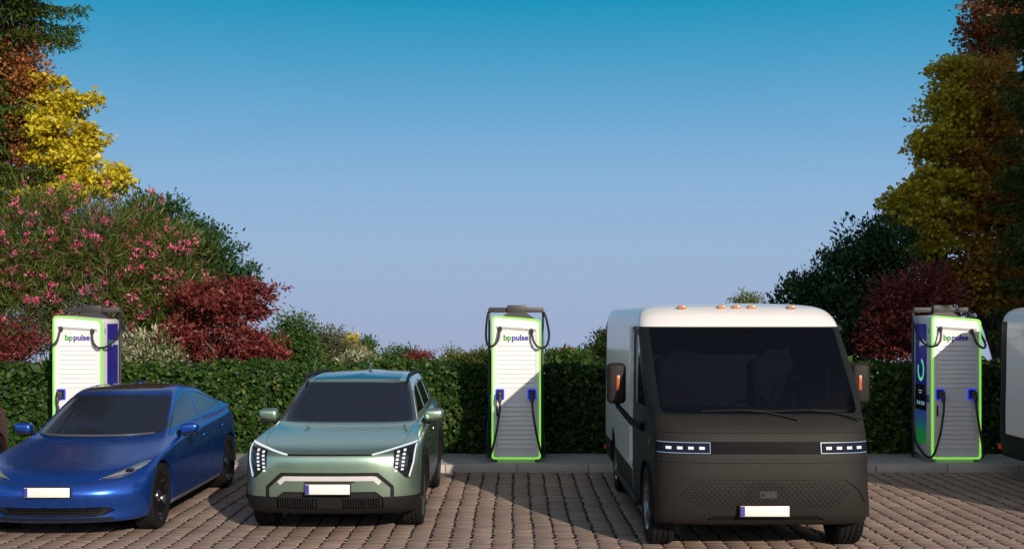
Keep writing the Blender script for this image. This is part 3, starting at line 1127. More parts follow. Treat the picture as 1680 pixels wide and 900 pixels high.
# ------------------------------------------------------------------ box van
def make_van(loc):
    van = empty('delivery_van', loc)
    m_vglass = clear_tint('van_glass', (.28, .29, .33))
    m_white = mat('van_white', (.72, .70, .68), rough=.35, coat=.5, var=.03)
    m_brown = mat('van_fascia', (.0155, .0136, .0119), rough=.62, var=.12, scale=5, spec=.22)
    m_side = mat('van_cladding', (.009, .0105, .0105), rough=.55, var=.2, spec=.2)
    L = 5.45
    c = dict(df=.26, n=3.2, dr=.12, nr=5)
    rows = [
        dict(c, yf=.5, w=.78, z=.36, yr=5.1),
        dict(c, yf=.20, w=.95, z=.262, yr=5.36),
        dict(c, yf=.07, w=[(0, .975), (.08, .99), (.3, 1.01)], z=.285, yr=L),
        dict(c, yf=.02, df=.30, w=[(0, .975), (.08, .99), (.3, 1.03)], z=.42, yr=L),
        dict(c, yf=.0, df=.30, w=[(0, .975), (.08, .99), (.3, 1.035)], z=.60, yr=L),
        dict(c, yf=.01, df=.30, w=[(0, .975), (.08, .99), (.3, 1.035)], z=.82, yr=L),
        dict(c, yf=.04, df=.30, w=[(0, .975), (.08, .99), (.3, 1.035)], z=1.02, yr=L),
        dict(c, yf=.09, df=.30, w=[(0, .975), (.08, .99), (.3, 1.03)], z=1.16, yr=L),
        dict(c, yf=.19, df=.30, w=[(0, .975), (.08, .99), (.3, 1.028)], z=1.25, yr=L),
        dict(c, yf=.42, df=.28, w=1.025, z=1.46, yr=L),
        dict(c, yf=.74, df=.28, w=1.02, z=1.74, yr=L),
        dict(c, yf=1.06, df=.28, w=1.015, z=2.02, yr=L),
        dict(c, yf=1.17, df=.30, w=1.01, z=2.12, yr=5.43),
        dict(c, yf=1.26, df=.34, w=.985, z=2.20, yr=5.40),
        dict(c, yf=1.40, df=.36, w=.93, z=2.265, yr=5.34),
        dict(c, yf=1.65, df=.36, w=.80, z=2.30, yr=5.2),
        dict(c, yf=2.0, df=.3, w=.45, z=2.315, yr=5.0),
        dict(c, yf=2.3, df=.2, w=0.0, z=2.32, yr=4.7),
    ]
    bm = shell(rows, dense=80, ns=40)
    W1, W2, wz, wr = .74, 4.08, .37, .425
    up = 2.075
    fro = lambda c, n: c.y < 1.75
    mark(bm, 'x', [(-.1, .1), (1.72, .1), (1.72, up), (-.1, up)], fro, 3)             # cab sides
    mark(bm, 'x', [(1.72, .1), (5.6, .1), (5.6, .60), (1.72, .58)], lambda c, n: n.x * n.x > .02 or n.y > .2 or c.z < .5, 3)
    mark(bm, 'x', [(5.20, .1), (5.6, .1), (5.6, 2.10), (5.20, 2.10)], lambda c, n: True, 3)
    fy = lambda c, n: n.y < -.16 and c.y < 1.7
    mark(bm, 'y', [(-1.2, .1), (1.2, .1), (1.2, up), (-1.2, up)], fy, 2)
    mark(bm, 'y', round_poly([(-1.0, 1.262), (1.0, 1.262), (1.0, 2.072), (-1.0, 2.072)], [.06, .06, .01, .01]), fy, 7)
    mark(bm, 'y', round_poly([(-.915, 1.285), (.915, 1.285), (.925, 2.06), (-.925, 2.06)], [.06, .06, .03, .03]), fy, 1)
    mark(bm, 'y', [(-1.2, .935), (1.2, .935), (1.2, 1.045), (-1.2, 1.045)], lambda c, n: n.y < -.35 and c.y < .6, 4)
    for y in (W1, W2):
        mark(bm, 'x', arch(y, wz, wr), lambda c, n: abs(c.x) > .5 and c.z < 1.0, 99)
    gs = lambda c, n: abs(n.x) > .5 and c.z > 1.2
    mark(bm, 'x', round_poly([(.72, 1.30), (1.28, 1.99), (1.56, 1.99), (1.56, 1.30)], [.04, .04, .02, .02]), gs, 5)
    slot = round_poly([(-.48, .375), (.48, .375), (.55, .325), (-.55, .325)], .01)
    mark(bm, 'y', slot, fy, 6)
    F = Front(bm)
    take(bm, 0, 'cargo_body', m_white, van, rim=.02)
    fas = take(bm, 2, 'front_fascia', m_brown, van, rim=.02)
    take(bm, 3, 'cab_side', m_side, van, rim=.02)
    take(bm, 1, 'windshield', m_vglass, van, push=-.006)
    take(bm, 7, 'windshield_surround', m_side, van, push=-.002)
    band = take(bm, 4, 'light_band', mat('band_black', (.003, .003, .005), rough=.5, spec=.05), van, push=-.006, rim=.01)
    m_seat = mat('seat_cloth', (.09, .09, .10), rough=.9)
    m_dash = mat('dash_plastic', (.035, .035, .04), rough=.8)
    b = bmesh.new()
    box(b, (0, 1.86, 1.25), (1.92, .04, 1.5), bev=.01)
    obj('bulkhead', b, mat('bulkhead_grey', (.11, .115, .13), rough=.8), van)
    b = bmesh.new()
    prism(b, [(.42, 1.20), (.62, 1.31), (.95, 1.30), (1.0, .9), (.42, .9)], 'x', -.92, .92)
    obj('dashboard', b, m_dash, van)
    for x in (-.52, .48):
        b = bmesh.new()
        box(b, (x, 1.55, 1.05), (.50, .50, .16), bev=.05, seg=3)
        box(b, (x, 1.76, 1.40), (.50, .13, .70), bev=.05, seg=3)
        box(b, (x, 1.77, 1.80), (.28, .10, .20), bev=.04, seg=3)
        obj('seat', b, m_seat, van)
    b = bmesh.new()
    tube(b, [(.48 + .19 * math.cos(t), 1.06 + .08 * math.sin(t), 1.40 + .17 * math.sin(t)) for t in [2 * PI * i / 28 for i in range(28)]], .016, 8, closed=True)
    tube(b, [(.30, 1.06, 1.40), (.66, 1.06, 1.40)], .014, 6)
    tube(b, [(.48, 1.06, 1.40), (.48, .98, 1.22)], .03, 8)
    obj('steering_wheel', b, m_dash, van)
    for s in (1, -1):
        sw = take(bm, 5, 'side_window', m_glass, van, push=-.004, side=s)
        hl_b = bmesh.new()
        F.strip(hl_b, [(s * .50, .99), (s * .985, .99)], .09, proud=.006)
        hl = obj('headlight', hl_b, mat('van_lamp', (.008, .011, .024), rough=.6, spec=.05), van)
        b = bmesh.new()
        F.strip(b, [(s * .50, 1.037), (s * .985, 1.037)], .0055, proud=.011)
        F.strip(b, [(s * .50, .943), (s * .985, .943)], .0055, proud=.011)
        F.strip(b, [(s * .502, .945), (s * .502, 1.035)], .0055, proud=.011)
        obj('lamp_frame', b, glow('lamp_line', (.4, .55, .8), .22, base=(.15, .2, .25)), hl)
        for k in range(4):
            b = bmesh.new()
            F.dot(b, s * (.575 + .098 * k), .988, .048, .024, proud=.012)
            obj('led', b, m_led, hl)
        b = bmesh.new()
        F.strip(b, [(s * .955, .99), (s * .995, .99)], .07, proud=.010)
        obj('indicator', b, m_amber, hl)
        for y in (W1, W2):
            arch_liner(van, y, wz, wr + .002, 1.02, .55, m_under, s)
            make_wheel(van, (s * .885, y, wz), s, .37, .235, .245, m_tyre, m_grey_rim, m_black, spokes=6, twin=False, spw=.08)
        # corner post where the cargo body stands proud of the cab
        b = bmesh.new()
        box(b, (s * 1.035, 1.78, 1.36), (.055, .10, 1.43), bev=.008)
        obj('corner_post', b, m_white, van)
        b = bmesh.new()
        tube(b, [(s * 1.01, 1.72, 2.055), (s * 1.02, 1.45, 2.055), (s * 1.02, 1.30, 2.055)], .022, 8)
        obj('gutter', b, m_side, van)
        b = bmesh.new()                       # running board between the wheels
        box(b, (s * 1.0, 2.4, .31), (.12, 2.3, .06), bev=.02)
        obj('running_board', b, m_side, van)
        # mirror: tall case on an arm from the door
        b = bmesh.new()
        box(b, (0, 0, 0), (.19, .15, .41), bev=.045, seg=3)
        mr = obj('door_mirror', b, m_brown, van, deg=60)
        mr.location = (s * 1.235, 1.36, 1.50)
        b = bmesh.new()
        box(b, (-s * .012, -.078, .01), (.032, .012, .15), bev=.005)
        obj('repeater', b, mat('repeater_amber', (.42, .09, .025), rough=.25, coat=.8), mr)
        b = bmesh.new()
        tube(b, [(0, .0, -.19), (-s * .02, -.02, -.235), (-s * .13, -.26, -.37), (-s * .22, -.45, -.40)], [.022, .026, .034, .045], 8)
        obj('mirror_arm', b, m_side, mr)
        b = bmesh.new()
        box(b, (s * .985, 5.425, .40), (.09, .05, .06), bev=.012)
        obj('tail_marker', b, glow('tail_red', (.6, .02, .015), .35, base=(.4, .01, .01)), van)
    bp = take(bm, 6, 'bumper_slot', m_under, van, push=-.03)
    b = bmesh.new()
    for z in (.338, .36):
        F.strip(b, [(-.5, z), (.5, z)], .009, proud=.0, back=.03)
    obj('slot_bar', b, m_brown, bp)
    b = bmesh.new()
    F.strip(b, [(-.93, .50), (-.86, .62), (-.74, .705), (-.66, .72), (.66, .72), (.74, .705), (.86, .62), (.93, .50)], .022, proud=.012)
    obj('bumper_ridge', b, m_brown, van)
    for z, w in ((1.135, .02), (.872, .024)):
        b = bmesh.new()
        F.strip(b, [(-.93, z), (.93, z)], w, proud=.012)
        obj('crease_line', b, m_brown, van)
    b = bmesh.new()
    F.strip(b, [(-.95, .40), (-.6, .375)], .006, proud=.002)
    F.strip(b, [(.95, .40), (.6, .375)], .006, proud=.002)
    obj('bumper_seam', b, m_under, van)
    # honeycomb grille: raised scales, open dark cells round the emblem
    b, b2 = bmesh.new(), bmesh.new()
    for r in range(9):
        z = .468 + .0265 * r
        lim = .76 - .05 * abs(r - 4.5) ** 1.5 / 4
        n = int(lim / .05)
        for k in range(-n, n + 1):
            x = (k + (.5 if r % 2 else 0)) * .05
            d = math.hypot(x / .19, (z - .58) / .105)
            if -.075 < x < .105 and .535 < z < .615: continue
            if abs(x) < .25 and z < .49: continue
            if d < 1 and z > .52: F.dot(b2, x, z, .036, .0215, proud=.008)
            else: F.dot(b, x, z, .034, .016, proud=.009)
    gr = tag(obj('grille', b, m_brown, van, smooth=False))
    tag(obj('mesh_field', b2, m_under, gr, smooth=False))
    b = bmesh.new()
    F.strip(b, [(-.06, .573), (.09, .573)], .062, proud=.009)
    em = obj('badge_plate', b, mat('badge_grey', (.03, .028, .026), rough=.4), van)
    b = bmesh.new()
    F.dot(b, -.03, .573, .022, .022, proud=.014)
    obj('badge', b, m_black, em)
    # two wipers parked at the foot of the glass
    for x0, x1 in ((-.55, .20), (.10, .80)):
        b = bmesh.new()
        pts = []
        for i in range(11):
            t = i / 10
            x, z = x0 + (x1 - x0) * t, 1.305 + .012 * math.sin(t * PI)
            h = F.hit(x, z)
            pts.append(h + Vector((0, -.022, .0)))
        tube(b, pts, .007, 6)
        h = F.hit(x1 - .1, 1.24)
        tube(b, [pts[5] + Vector((0, -.012, 0)), pts[8] + Vector((0, -.02, -.012)), h + Vector((.22, -.025, .0))], [.008, .010, .014], 6)
        obj('wiper', b, m_black, van)
    for x in (-.56, -.155, 0, .155, .56):
        b = bmesh.new()
        box(b, (x, 1.43, 2.272), (.085, .08, .035), bev=.012, rot=None)
        obj('marker_lamp', b, mat('marker_lens', (.45, .16, .06), rough=.25, coat=.8), van)
    b = bmesh.new()
    box(b, (0, 2.7, .55), (1.1, 5.0, .45), bev=.05)
    box(b, (0, 2.45, .40), (1.8, 2.3, .2), bev=.03)
    obj('underbody', b, m_under, van)
    number_plate(van, -.02, -.02, .43, .44, .094)
    bm.free()
    return van


def repaint(o, old, new):
    for ch in o.children:
        if ch.type == 'MESH' and ch.data.materials and ch.data.materials[0] == old:
            ch.material_slots[0].link = 'OBJECT'
            ch.material_slots[0].material = new
        repaint(ch, old, new)


m_blue = paint('blue_paint', (.016, .085, .42), flake=.75, rough=.27, coat=.55)
m_green = paint('green_paint', (.31, .44, .34), flake=.85, rough=.28)
m_maroon = paint('maroon_paint', (.05, .003, .004), flake=0, rough=.6, coat=0)
sedan = make_sedan(m_blue, (-4.45, 11.26, 0))
tag(sedan, 'glossy blue low sedan with dark wheels parked beside the green SUV', 'car', 'electric cars parked on the paved court')
red = copy_tree(sedan)
red.location = (-7.40, 11.2, 0)
repaint(red, m_blue, m_maroon)
tag(red, 'dark maroon car of which only one rear corner shows at the left edge', 'car', 'electric cars parked on the paved court')
suv = make_suv(m_green, (-1.79, 11.5, 0))
tag(suv, 'pale metallic green SUV with lit daytime lights between sedan and middle charger', 'car', 'electric cars parked on the paved court')
van = make_van((2.295, 10.6, 0))
tag(van, 'white box van with dark brown front and lit headlights right of the middle charger', 'van', 'electric vans parked on the paved court')
van2 = copy_tree(van)
van2.location = (2.295 + 5.37, 10.6, 0)
tag(van2, 'pale box van cut off by the right edge, its rear corner beside a charger', 'van', 'electric vans parked on the paved court')

# ------------------------------------------------------------------ rapid chargers
def wrap_mat():
    """printed side wrap: deep blue above, blue to green below"""
    m, n, l, b = nodes_of('charger_wrap')
    tc = n.new('ShaderNodeTexCoord')
    sp = n.new('ShaderNodeSeparateXYZ')
    l.new(tc.outputs['Object'], sp.inputs[0])
    mr = n.new('ShaderNodeMapRange')
    mr.inputs['From Min'].default_value, mr.inputs['From Max'].default_value = .2, 2.0
    l.new(sp.outputs['Z'], mr.inputs['Value'])
    rp = n.new('ShaderNodeValToRGB')
    st = [(0, (.02, .36, .05)), (.10, (.02, .30, .07)), (.24, (.03, .10, .35)), (.40, (.02, .025, .22)), (.62, (.018, .012, .20)), (1, (.018, .012, .20))]
    for i, (p, c) in enumerate(st):
        e = rp.color_ramp.elements[i] if i < 2 else rp.color_ramp.elements.new(p)
        e.position, e.color = p, (*c, 1)
    l.new(mr.outputs[0], rp.inputs[0])
    wv = n.new('ShaderNodeMath')
    wv.operation = 'FRACT'
    ml = n.new('ShaderNodeMath')
    ml.operation, ml.inputs[1].default_value = 'MULTIPLY', 60
    l.new(sp.outputs['Z'], ml.inputs[0])
    l.new(ml.outputs[0], wv.inputs[0])
    bp = n.new('ShaderNodeBump')
    bp.inputs['Strength'].default_value, bp.inputs['Distance'].default_value = .2, .003
    l.new(wv.outputs[0], bp.inputs['Height'])
    l.new(bp.outputs[0], b.inputs['Normal'])
    l.new(rp.outputs[0], b.inputs['Base Color'])
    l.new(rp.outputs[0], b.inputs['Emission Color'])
    setin(b, rough=.4, emit=.25)  # faint glow added over the printed colours
    return m


m_cab = mat('charger_white', (.70, .69, .685), rough=.42, var=.025, scale=3)
m_cabp = mat('charger_panel', (.67, .66, .66), rough=.45, var=.03, scale=2.5)
m_trim = glow('green_light', (.26, .78, .075), .85, base=(.1, .2, .05))
m_sock = glow('blue_light', (.015, .03, .72), .8, base=(.02, .03, .2))
m_ring = glow('ring_light', (.10, .65, .25), .8)
m_screen = mat('screen', (.01, .011, .02), rough=.1, coat=.5)
m_icon = glow('icon', (.35, .6, .75), .35)
m_cable = mat('cable_rubber', (.016, .016, .018), rough=.5, var=.3, scale=15)
m_arm = mat('arm_metal', (.028, .026, .025), rough=.5, var=.15)
m_txt_green = mat('lettering_green', (.02, .26, .035), rough=.5, var=.02)
m_txt_blue = mat('lettering_blue', (.02, .015, .30), rough=.5, var=.02)
m_txt_white = glow('lettering_white', (.75, .8, .9), .25)
m_wrap = wrap_mat()
TXT = {}


def lettering(parent, name, s, size, m, loc, rot, bold=.0032):
    key = (s, size, bold)
    if key not in TXT: TXT[key] = text_mesh(s, size, bold, .002)
    me = TXT[key].copy()
    o = link_mesh(name, me, m, parent)
    o.location = loc
    o.rotation_euler = rot
    return max(v.co.x for v in me.vertices)


def make_charger(loc):
    ch = empty('charger', loc)
    W, D = .35, .80
    zb, zl, zr = .05, 2.09, 2.03
    front = round_poly([(-W, zb), (W, zb), (W, zr), (-W, zl)], [.055, .055, .075, .075], 7)
    # cabinet: extruded front outline with softened long edges
    bm = bmesh.new()
    def ring(poly, y, inset):
        c = Vector((0, 1.05))
        o = []
        for p in poly:
            x, z = p
            o.append(bm.verts.new((x - math.copysign(min(abs(x), inset), x), y, z - math.copysign(inset, z - 1.05))))
        return o
    rings = [ring(front, .012, .018), ring(front, .03, .004), ring(front, .05, 0), ring(front, D - .05, 0), ring(front, D - .015, .01), ring(front, D, .03)]
    k = len(front)
    for a, b in zip(rings, rings[1:]):
        for i in range(k):
            bm.faces.new((a[i], b[i], b[(i + 1) % k], a[(i + 1) % k]))
    bm.faces.new(rings[0])
    bm.faces.new(rings[-1][::-1])
    obj('cabinet', bm, m_cab, ch, deg=30)
    bm = bmesh.new()
    box(bm, (0, D / 2, .022), (.54, D - .10, .06), bev=.008)
    obj('plinth', bm, m_cab, ch)
    # lit green edge round the face
    bm = bmesh.new()
    inn = round_poly([(-W + .026, zb + .026), (W - .026, zb + .026), (W - .026, zr - .026), (-W + .026, zl - .026)], [.04, .04, .055, .055], 7)
    ring_prism(bm, front, inn, 'y', -.012, .02)
    obj('light_frame', bm, m_trim, ch, deg=50)
    # face panel: a raised border and a hood strip over the set-back field
    inn2 = round_poly([(-W + .027, zb + .027), (W - .027, zb + .027), (W - .027, zr - .027), (-W + .027, zl - .027)], [.04, .04, .055, .055], 7)
    fld = round_poly([(-.283, .13), (.283, .13), (.283, 1.895), (-.283, 1.935)], [.01, .01, .012, .012], 7)
    bm = bmesh.new()
    ring_prism(bm, inn2, fld, 'y', -.006, .03)
    fp = obj('front_panel', bm, m_cab, ch, deg=30)
    bm = bmesh.new()
    prism(bm, [(-.2835, .1295), (.2835, .1295), (.2835, 1.8955), (-.2835, 1.9355)], 'y', .008, .016)
    obj('face_field', bm, m_cabp, fp, smooth=False)
    bm = bmesh.new()                            # hood lip the upper cables come out of
    prism(bm, [(-.283, 1.9355), (.283, 1.8955), (.283, 1.862), (-.283, 1.902)], 'y', -.03, .008)
    for v in bm.verts:
        if v.co.y < 0 and v.co.z < 1.88 + (-v.co.x) * .07 + .005: v.co.y = -.003
    obj('hood_lip', bm, m_cab, fp, smooth=False)
    for z0, n in ((1.06, 10), (.20, 10)):
        bm = bmesh.new()
        for i in range(n):
            z = z0 + i * .0655
            prism(bm, [(.0, z), (-.011, z + .006), (-.003, z + .047), (.010, z + .053)], 'x', -.262, .262)
        bmesh.ops.translate(bm, verts=bm.verts[:], vec=(0, .0075, 0))
        obj('louvre_panel', bm, m_cabp, ch, smooth=False)
    # lettering on the face
    w = lettering(ch, 'lettering', 'bp', .113, m_txt_green, (-.182, .004, 1.735), (PI / 2, 0, 0))
    lettering(ch, 'lettering', 'pulse', .113, m_txt_blue, (-.182 + w + .007, .004, 1.735), (PI / 2, 0, 0))
    # lit sockets with a plugged connector and its cable
    for x in (-.232, .222):
        bm = bmesh.new()
        prism(bm, round_poly([(x - .062, .895), (x + .062, .895), (x + .062, 1.045), (x - .062, 1.045)], .018), 'y', -.012, .01)
        so = obj('socket', bm, m_sock, ch, deg=50)
        bm = bmesh.new()
        prism(bm, round_poly([(x - .044, .912), (x + .044, .912), (x + .044, 1.03), (x - .044, 1.03)], .014), 'y', -.02, -.012)
        obj('socket_face', bm, m_black, so, deg=50)
        bm = bmesh.new()
        box(bm, (x, -.075, .965), (.07, .12, .10), bev=.022, seg=3)
        tube(bm, [(x, -.10, .96), (x, -.14, .925), (x, -.145, .86)], [.034, .032, .022], 12)
        obj('connector', bm, m_cable, ch, deg=60)
    for pts in ([(-.232, -.145, .87), (-.235, -.150, .74), (-.285, -.155, .42), (-.36, -.11, .13), (-.40, .08, .085), (-.425, .42, .25), (-.41, .62, .55)],
                [(.222, -.145, .87), (.235, -.150, .72), (.285, -.145, .42), (.345, -.10, .17), (.39, .06, .07), (.415, .35, .12), (.41, .62, .36)],
                [(-.232, -.004, 1.905), (-.235, -.05, 1.86), (-.26, -.085, 1.73), (-.325, -.09, 1.66), (-.40, .04, 1.66), (-.435, .3, 1.78), (-.43, .52, 2.0), (-.41, .62, 2.13)],
                [(.215, -.004, 1.872), (.222, -.05, 1.82), (.255, -.085, 1.70), (.335, -.09, 1.63), (.43, .04, 1.66), (.475, .3, 1.80), (.45, .52, 2.0), (.41, .62, 2.13)]):
        bm = bmesh.new()
        tube(bm, spline(pts, 8), .0165, 10)
        obj('cable', bm, m_cable, ch, deg=80)
    for x, z in ((-.232, 1.895), (.215, 1.863)):
        bm = bmesh.new()
        tube(bm, [(x, .004, z + .022), (x, -.012, z), (x, -.032, z - .028)], [.032, .032, .024], 12)
        obj('cable_gland', bm, m_cable, ch)
    bm = bmesh.new()
    box(bm, (-.272, -.002, .735), (.024, .022, .15), bev=.005)
    obj('door_handle', bm, m_black, ch)
    # side wraps: a full display on the left side, a plain one on the right
    for s in (-1, 1):
        bm = bmesh.new()
        prism(bm, round_poly([(.20, .24), (.64, .24), (.64, 1.965), (.20, 1.965)], .012), 'x', s * (W + .001), s * (W + .006))
        wr = obj('side_wrap', bm, m_wrap, ch, smooth=False)
        X = s * (W + .007)
        rz = -PI / 2 if s < 0 else PI / 2
        y0 = .60 if s < 0 else .25
        sg = -1 if s < 0 else 1
        ww = lettering(wr, 'lettering', 'bp', .125, m_txt_green, (X, y0, 1.66), (PI / 2, 0, rz), bold=.003)
        lettering(wr, 'lettering', 'pulse', .125, m_txt_white, (X, y0 + sg * (ww + .01), 1.66), (PI / 2, 0, rz), bold=.003)
        bm = bmesh.new()                       # small round badge near the front edge
        a = [(.115 + .028 * math.cos(t), 1.86 + .04 * math.sin(t)) for t in [2 * PI * i / 20 for i in range(20)]]
        b = [(.115 + .018 * math.cos(t), 1.86 + .028 * math.sin(t)) for t in [2 * PI * i / 20 for i in range(20)]]
        ring_prism(bm, a, b, 'x', s * (W + .0005), s * (W + .004))
        obj('round_badge', bm, m_txt_green, ch)
        if s < 0:
            bm = bmesh.new()
            n, R0, R1, cy, cz = 40, .165, .115, .42, 1.30
            A = [PI * .55 + (2 * PI * .80) * i / n for i in range(n + 1)]
            for t0, t1 in zip(A, A[1:]):
                q = [bm.verts.new((X - .001, cy + r * math.cos(t) * .8, cz + r * math.sin(t))) for r, t in ((R0, t0), (R0, t1), (R1, t1), (R1, t0))]
                bm.faces.new(q)
            obj('progress_ring', bm, m_ring, wr, smooth=False)
            bm = bmesh.new()
            box(bm, (X, .42, .905), (.012, .44, .37), bev=.004)
            sc = obj('display', bm, m_screen, wr)
            bm = bmesh.new()
            for y in (.28, .36, .45, .54):
                box(bm, (X - .007, y, .82), (.004, .035, .05))
            box(bm, (X - .007, .42, 1.0), (.004, .13, .012))
            box(bm, (X - .007, .42, .965), (.004, .10, .012))
            obj('display_icons', bm, m_icon, sc, smooth=False)
            bm = bmesh.new()
            box(bm, (-W - .01, .12, .90), (.03, .07, .11), bev=.008)
            obj('card_reader', bm, mat('reader_blue', (.03, .12, .3), rough=.4), ch)
    # cable arm over the cabinet on two poles
    bm = bmesh.new()
    box(bm, (0, .62, 2.165), (.80, .07, .075), bev=.008)
    arm = obj('cable_arm', bm, m_arm, ch)
    bm = bmesh.new()
    box(bm, (.01, .60, 2.178), (.28, .13, .115), bev=.008)
    obj('arm_housing', bm, m_arm, arm)
    bm = bmesh.new()
    prism(bm, [(-.12, 2.13), (.14, 2.13), (.29, 2.03), (-.22, 2.06)], 'y', .50, .70)
    obj('arm_bracket', bm, m_arm, arm, smooth=False)
    for x in (-.395, .395):
        bm = bmesh.new()
        box(bm, (x, .645, 1.09), (.032, .032, 2.18), bev=.004)
        obj('pole', bm, m_arm, ch)
    return ch


c0 = make_charger((.06, 16.68, .096))
CH_LABEL = ['white charger with lit green edge between the green SUV and the dark-fronted van',
            'white charger behind the blue sedan, its side panel plain blue',
            'white charger beyond the van whose left side shows a blue to green screen panel']
for i, x in enumerate((.06, -6.16, 6.30)):
    c = c0 if i == 0 else copy_tree(c0)
    c.location = (x, 16.68, .096)
    tag(c, CH_LABEL[i], 'charger', 'rapid chargers standing along the kerb')

# ------------------------------------------------------------------ plants
def unit(v):
    return v / np.maximum(np.linalg.norm(v, axis=1, keepdims=True), 1e-9)


def leaves(name, pos, d, nrm, L, Wd, m, parent, mid=.45, fold=.18):
    """a four-cornered leaf, folded along its rib, at every pos"""
    d = unit(d)
    s = unit(np.cross(d, nrm))
    u = np.cross(s, d)
    L, Wd = np.asarray(L).reshape(-1, 1), np.asarray(Wd).reshape(-1, 1)
    N = len(pos)
    V = np.empty((N, 4, 3), np.float32)
    V[:, 0] = pos
    V[:, 1] = pos + d * L * mid + s * Wd * .5 + u * Wd * fold
    V[:, 2] = pos + d * L
    V[:, 3] = pos + d * L * mid - s * Wd * .5 + u * Wd * fold
    F = np.array([0, 1, 2, 0, 2, 3])[None] + (np.arange(N) * 4)[:, None]
    me = raw_mesh(name, V.reshape(-1, 3), F.ravel(), 3)
    return link_mesh(name, me, m, parent)


def crown_clusters(rng, blobs, n, inner=.45, rough=.16):
    """cluster centres through the outer part of a set of ellipsoids (cx, cy, cz, rx, ry, rz)"""
    B = np.array(blobs, float)
    w = (B[:, 3] * B[:, 5]) ** .9
    k = rng.choice(len(B), n, p=w / w.sum())
    v = unit(rng.normal(size=(n, 3)))
    r = (inner ** 3 + (1 - inner ** 3) * rng.random(n)) ** (1 / 3)
    r = r * (1 + rng.normal(0, rough, n))
    return B[k, :3] + v * r[:, None] * B[k, 3:], v


def twig_leaves(rng, C, V, per, spread, droop=0.0, lift=.3, out=.7, flat=.75):
    n = len(C) * per
    c, v = np.repeat(C, per, 0), np.repeat(V, per, 0)
    off = rng.normal(size=(n, 3)) * spread
    off[:, 2] *= flat
    pos = c + off
    d = out * unit(off + v * spread * .8) + rng.normal(0, .55, (n, 3))
    d[:, 2] += lift - droop
    nr = rng.normal(0, .6, (n, 3))
    nr[:, 2] += .9
    nr += v * .35
    return pos, d, nr


def limb_mesh(rng, base, tops, r0, fork=.35):
    bm = bmesh.new()
    base = Vector(base)
    top = Vector((np.mean([t[0] for t in tops]), np.mean([t[1] for t in tops]), max(t[2] for t in tops)))
    trunk = [base, base.lerp(top, .3) + Vector((rng.normal(0, .05), rng.normal(0, .05), 0)), base.lerp(top, .6) + Vector((rng.normal(0, .1), 0, 0)), base.lerp(top, .86)]
    S = spline(trunk, 6)
    tube(bm, S, [r0 * (1.15 - .95 * i / (len(S) - 1)) for i in range(len(S))], 8)
    for t in tops:
        t = Vector(t)
        f = min(.8, max(fork * .6, (t.z - base.z) / max(top.z - base.z, .01) * .62))
        a = S[int(f * (len(S) - 1))]
        mid = a.lerp(t, .5) + Vector((0, 0, (t - a).length * .12))
        P = spline([a, mid, t], 5)
        r = r0 * (1.05 - .9 * f) * .55
        tube(bm, P, [max(.006, r * (1 - .85 * i / (len(P) - 1))) for i in range(len(P))], 6)
    return bm


m_bark = mat('bark', (.07, .052, .038), rough=.9, var=.4, scale=8, bump=.7, bscale=30)
m_bark_grey = mat('grey_bark', (.12, .11, .095), rough=.9, var=.35, scale=8, bump=.6, bscale=30)


def px_blobs(bl, d, depth=None):
    """blobs given by where the photo shows them -> metres, standing d metres off"""
    out = []
    for (px, py, rx, ry, *dd) in bl:
        D = d + (dd[0] if dd else 0)
        p = at(px, py, D)
        k = D / F_PX
        out.append((p.x, p.y, p.z, rx * k, depth or max(rx * k * .9, .25), ry * k))
    return out


def plant(name, label, cat, bl, d, n, per, spread, L, Wd, m, seed, base_px=None, group=None, trunk_r=.06, nlimb=9, inner=.45, rough=.16,
          mid=.45, fold=.18, droop=0., lift=.25, out=.7, flat=.75, depth=None, bark=None, kid='crown', world_blobs=None, base=None, tufts=0, tr=.2):
    rng = np.random.default_rng(seed)
    B = world_blobs or px_blobs(bl, d, depth)
    if base is None:
        x = at(base_px, 600, d).x if base_px is not None else float(np.mean([b[0] for b in B]))
        base = (x, d, ground_z(d) - .13)
    root = empty(name, base)
    o = np.array(base)
    if tufts:                                   # leaves held in flat sprays at the ends of branches, air between them
        T, TV = crown_clusters(rng, B, tufts, inner, rough)
        k = rng.integers(0, tufts, n)
        g = rng.normal(size=(n, 3)) * np.array([1, 1, .42]) * tr * rng.uniform(.6, 1.3, tufts)[k][:, None]
        C, V = T[k] + g, unit(TV[k] + .5 * unit(g))
    else:
        C, V = crown_clusters(rng, B, n, inner, rough)
    pos, dr, nr = twig_leaves(rng, C - o, V, per, spread, droop, lift, out, flat)
    N = len(pos)
    sz = rng.lognormal(0, .22, N)
    leaves(kid, pos, dr, nr, L * sz, Wd * sz, m, root, mid, fold)
    pick = rng.choice(n, min(nlimb, n), replace=False)
    tops = [tuple((C[i] - o) - V[i] * np.array([.15, .15, .15])) for i in pick]
    if tufts:
        tops = [tuple(t - o) for t in T[rng.choice(tufts, min(tufts, nlimb * 3), replace=False)]]
    obj('trunk', limb_mesh(rng, (0, 0, 0), tops, trunk_r), bark or m_bark, root)
    tag(root, label, cat, group)
    return root, C - o, V, rng


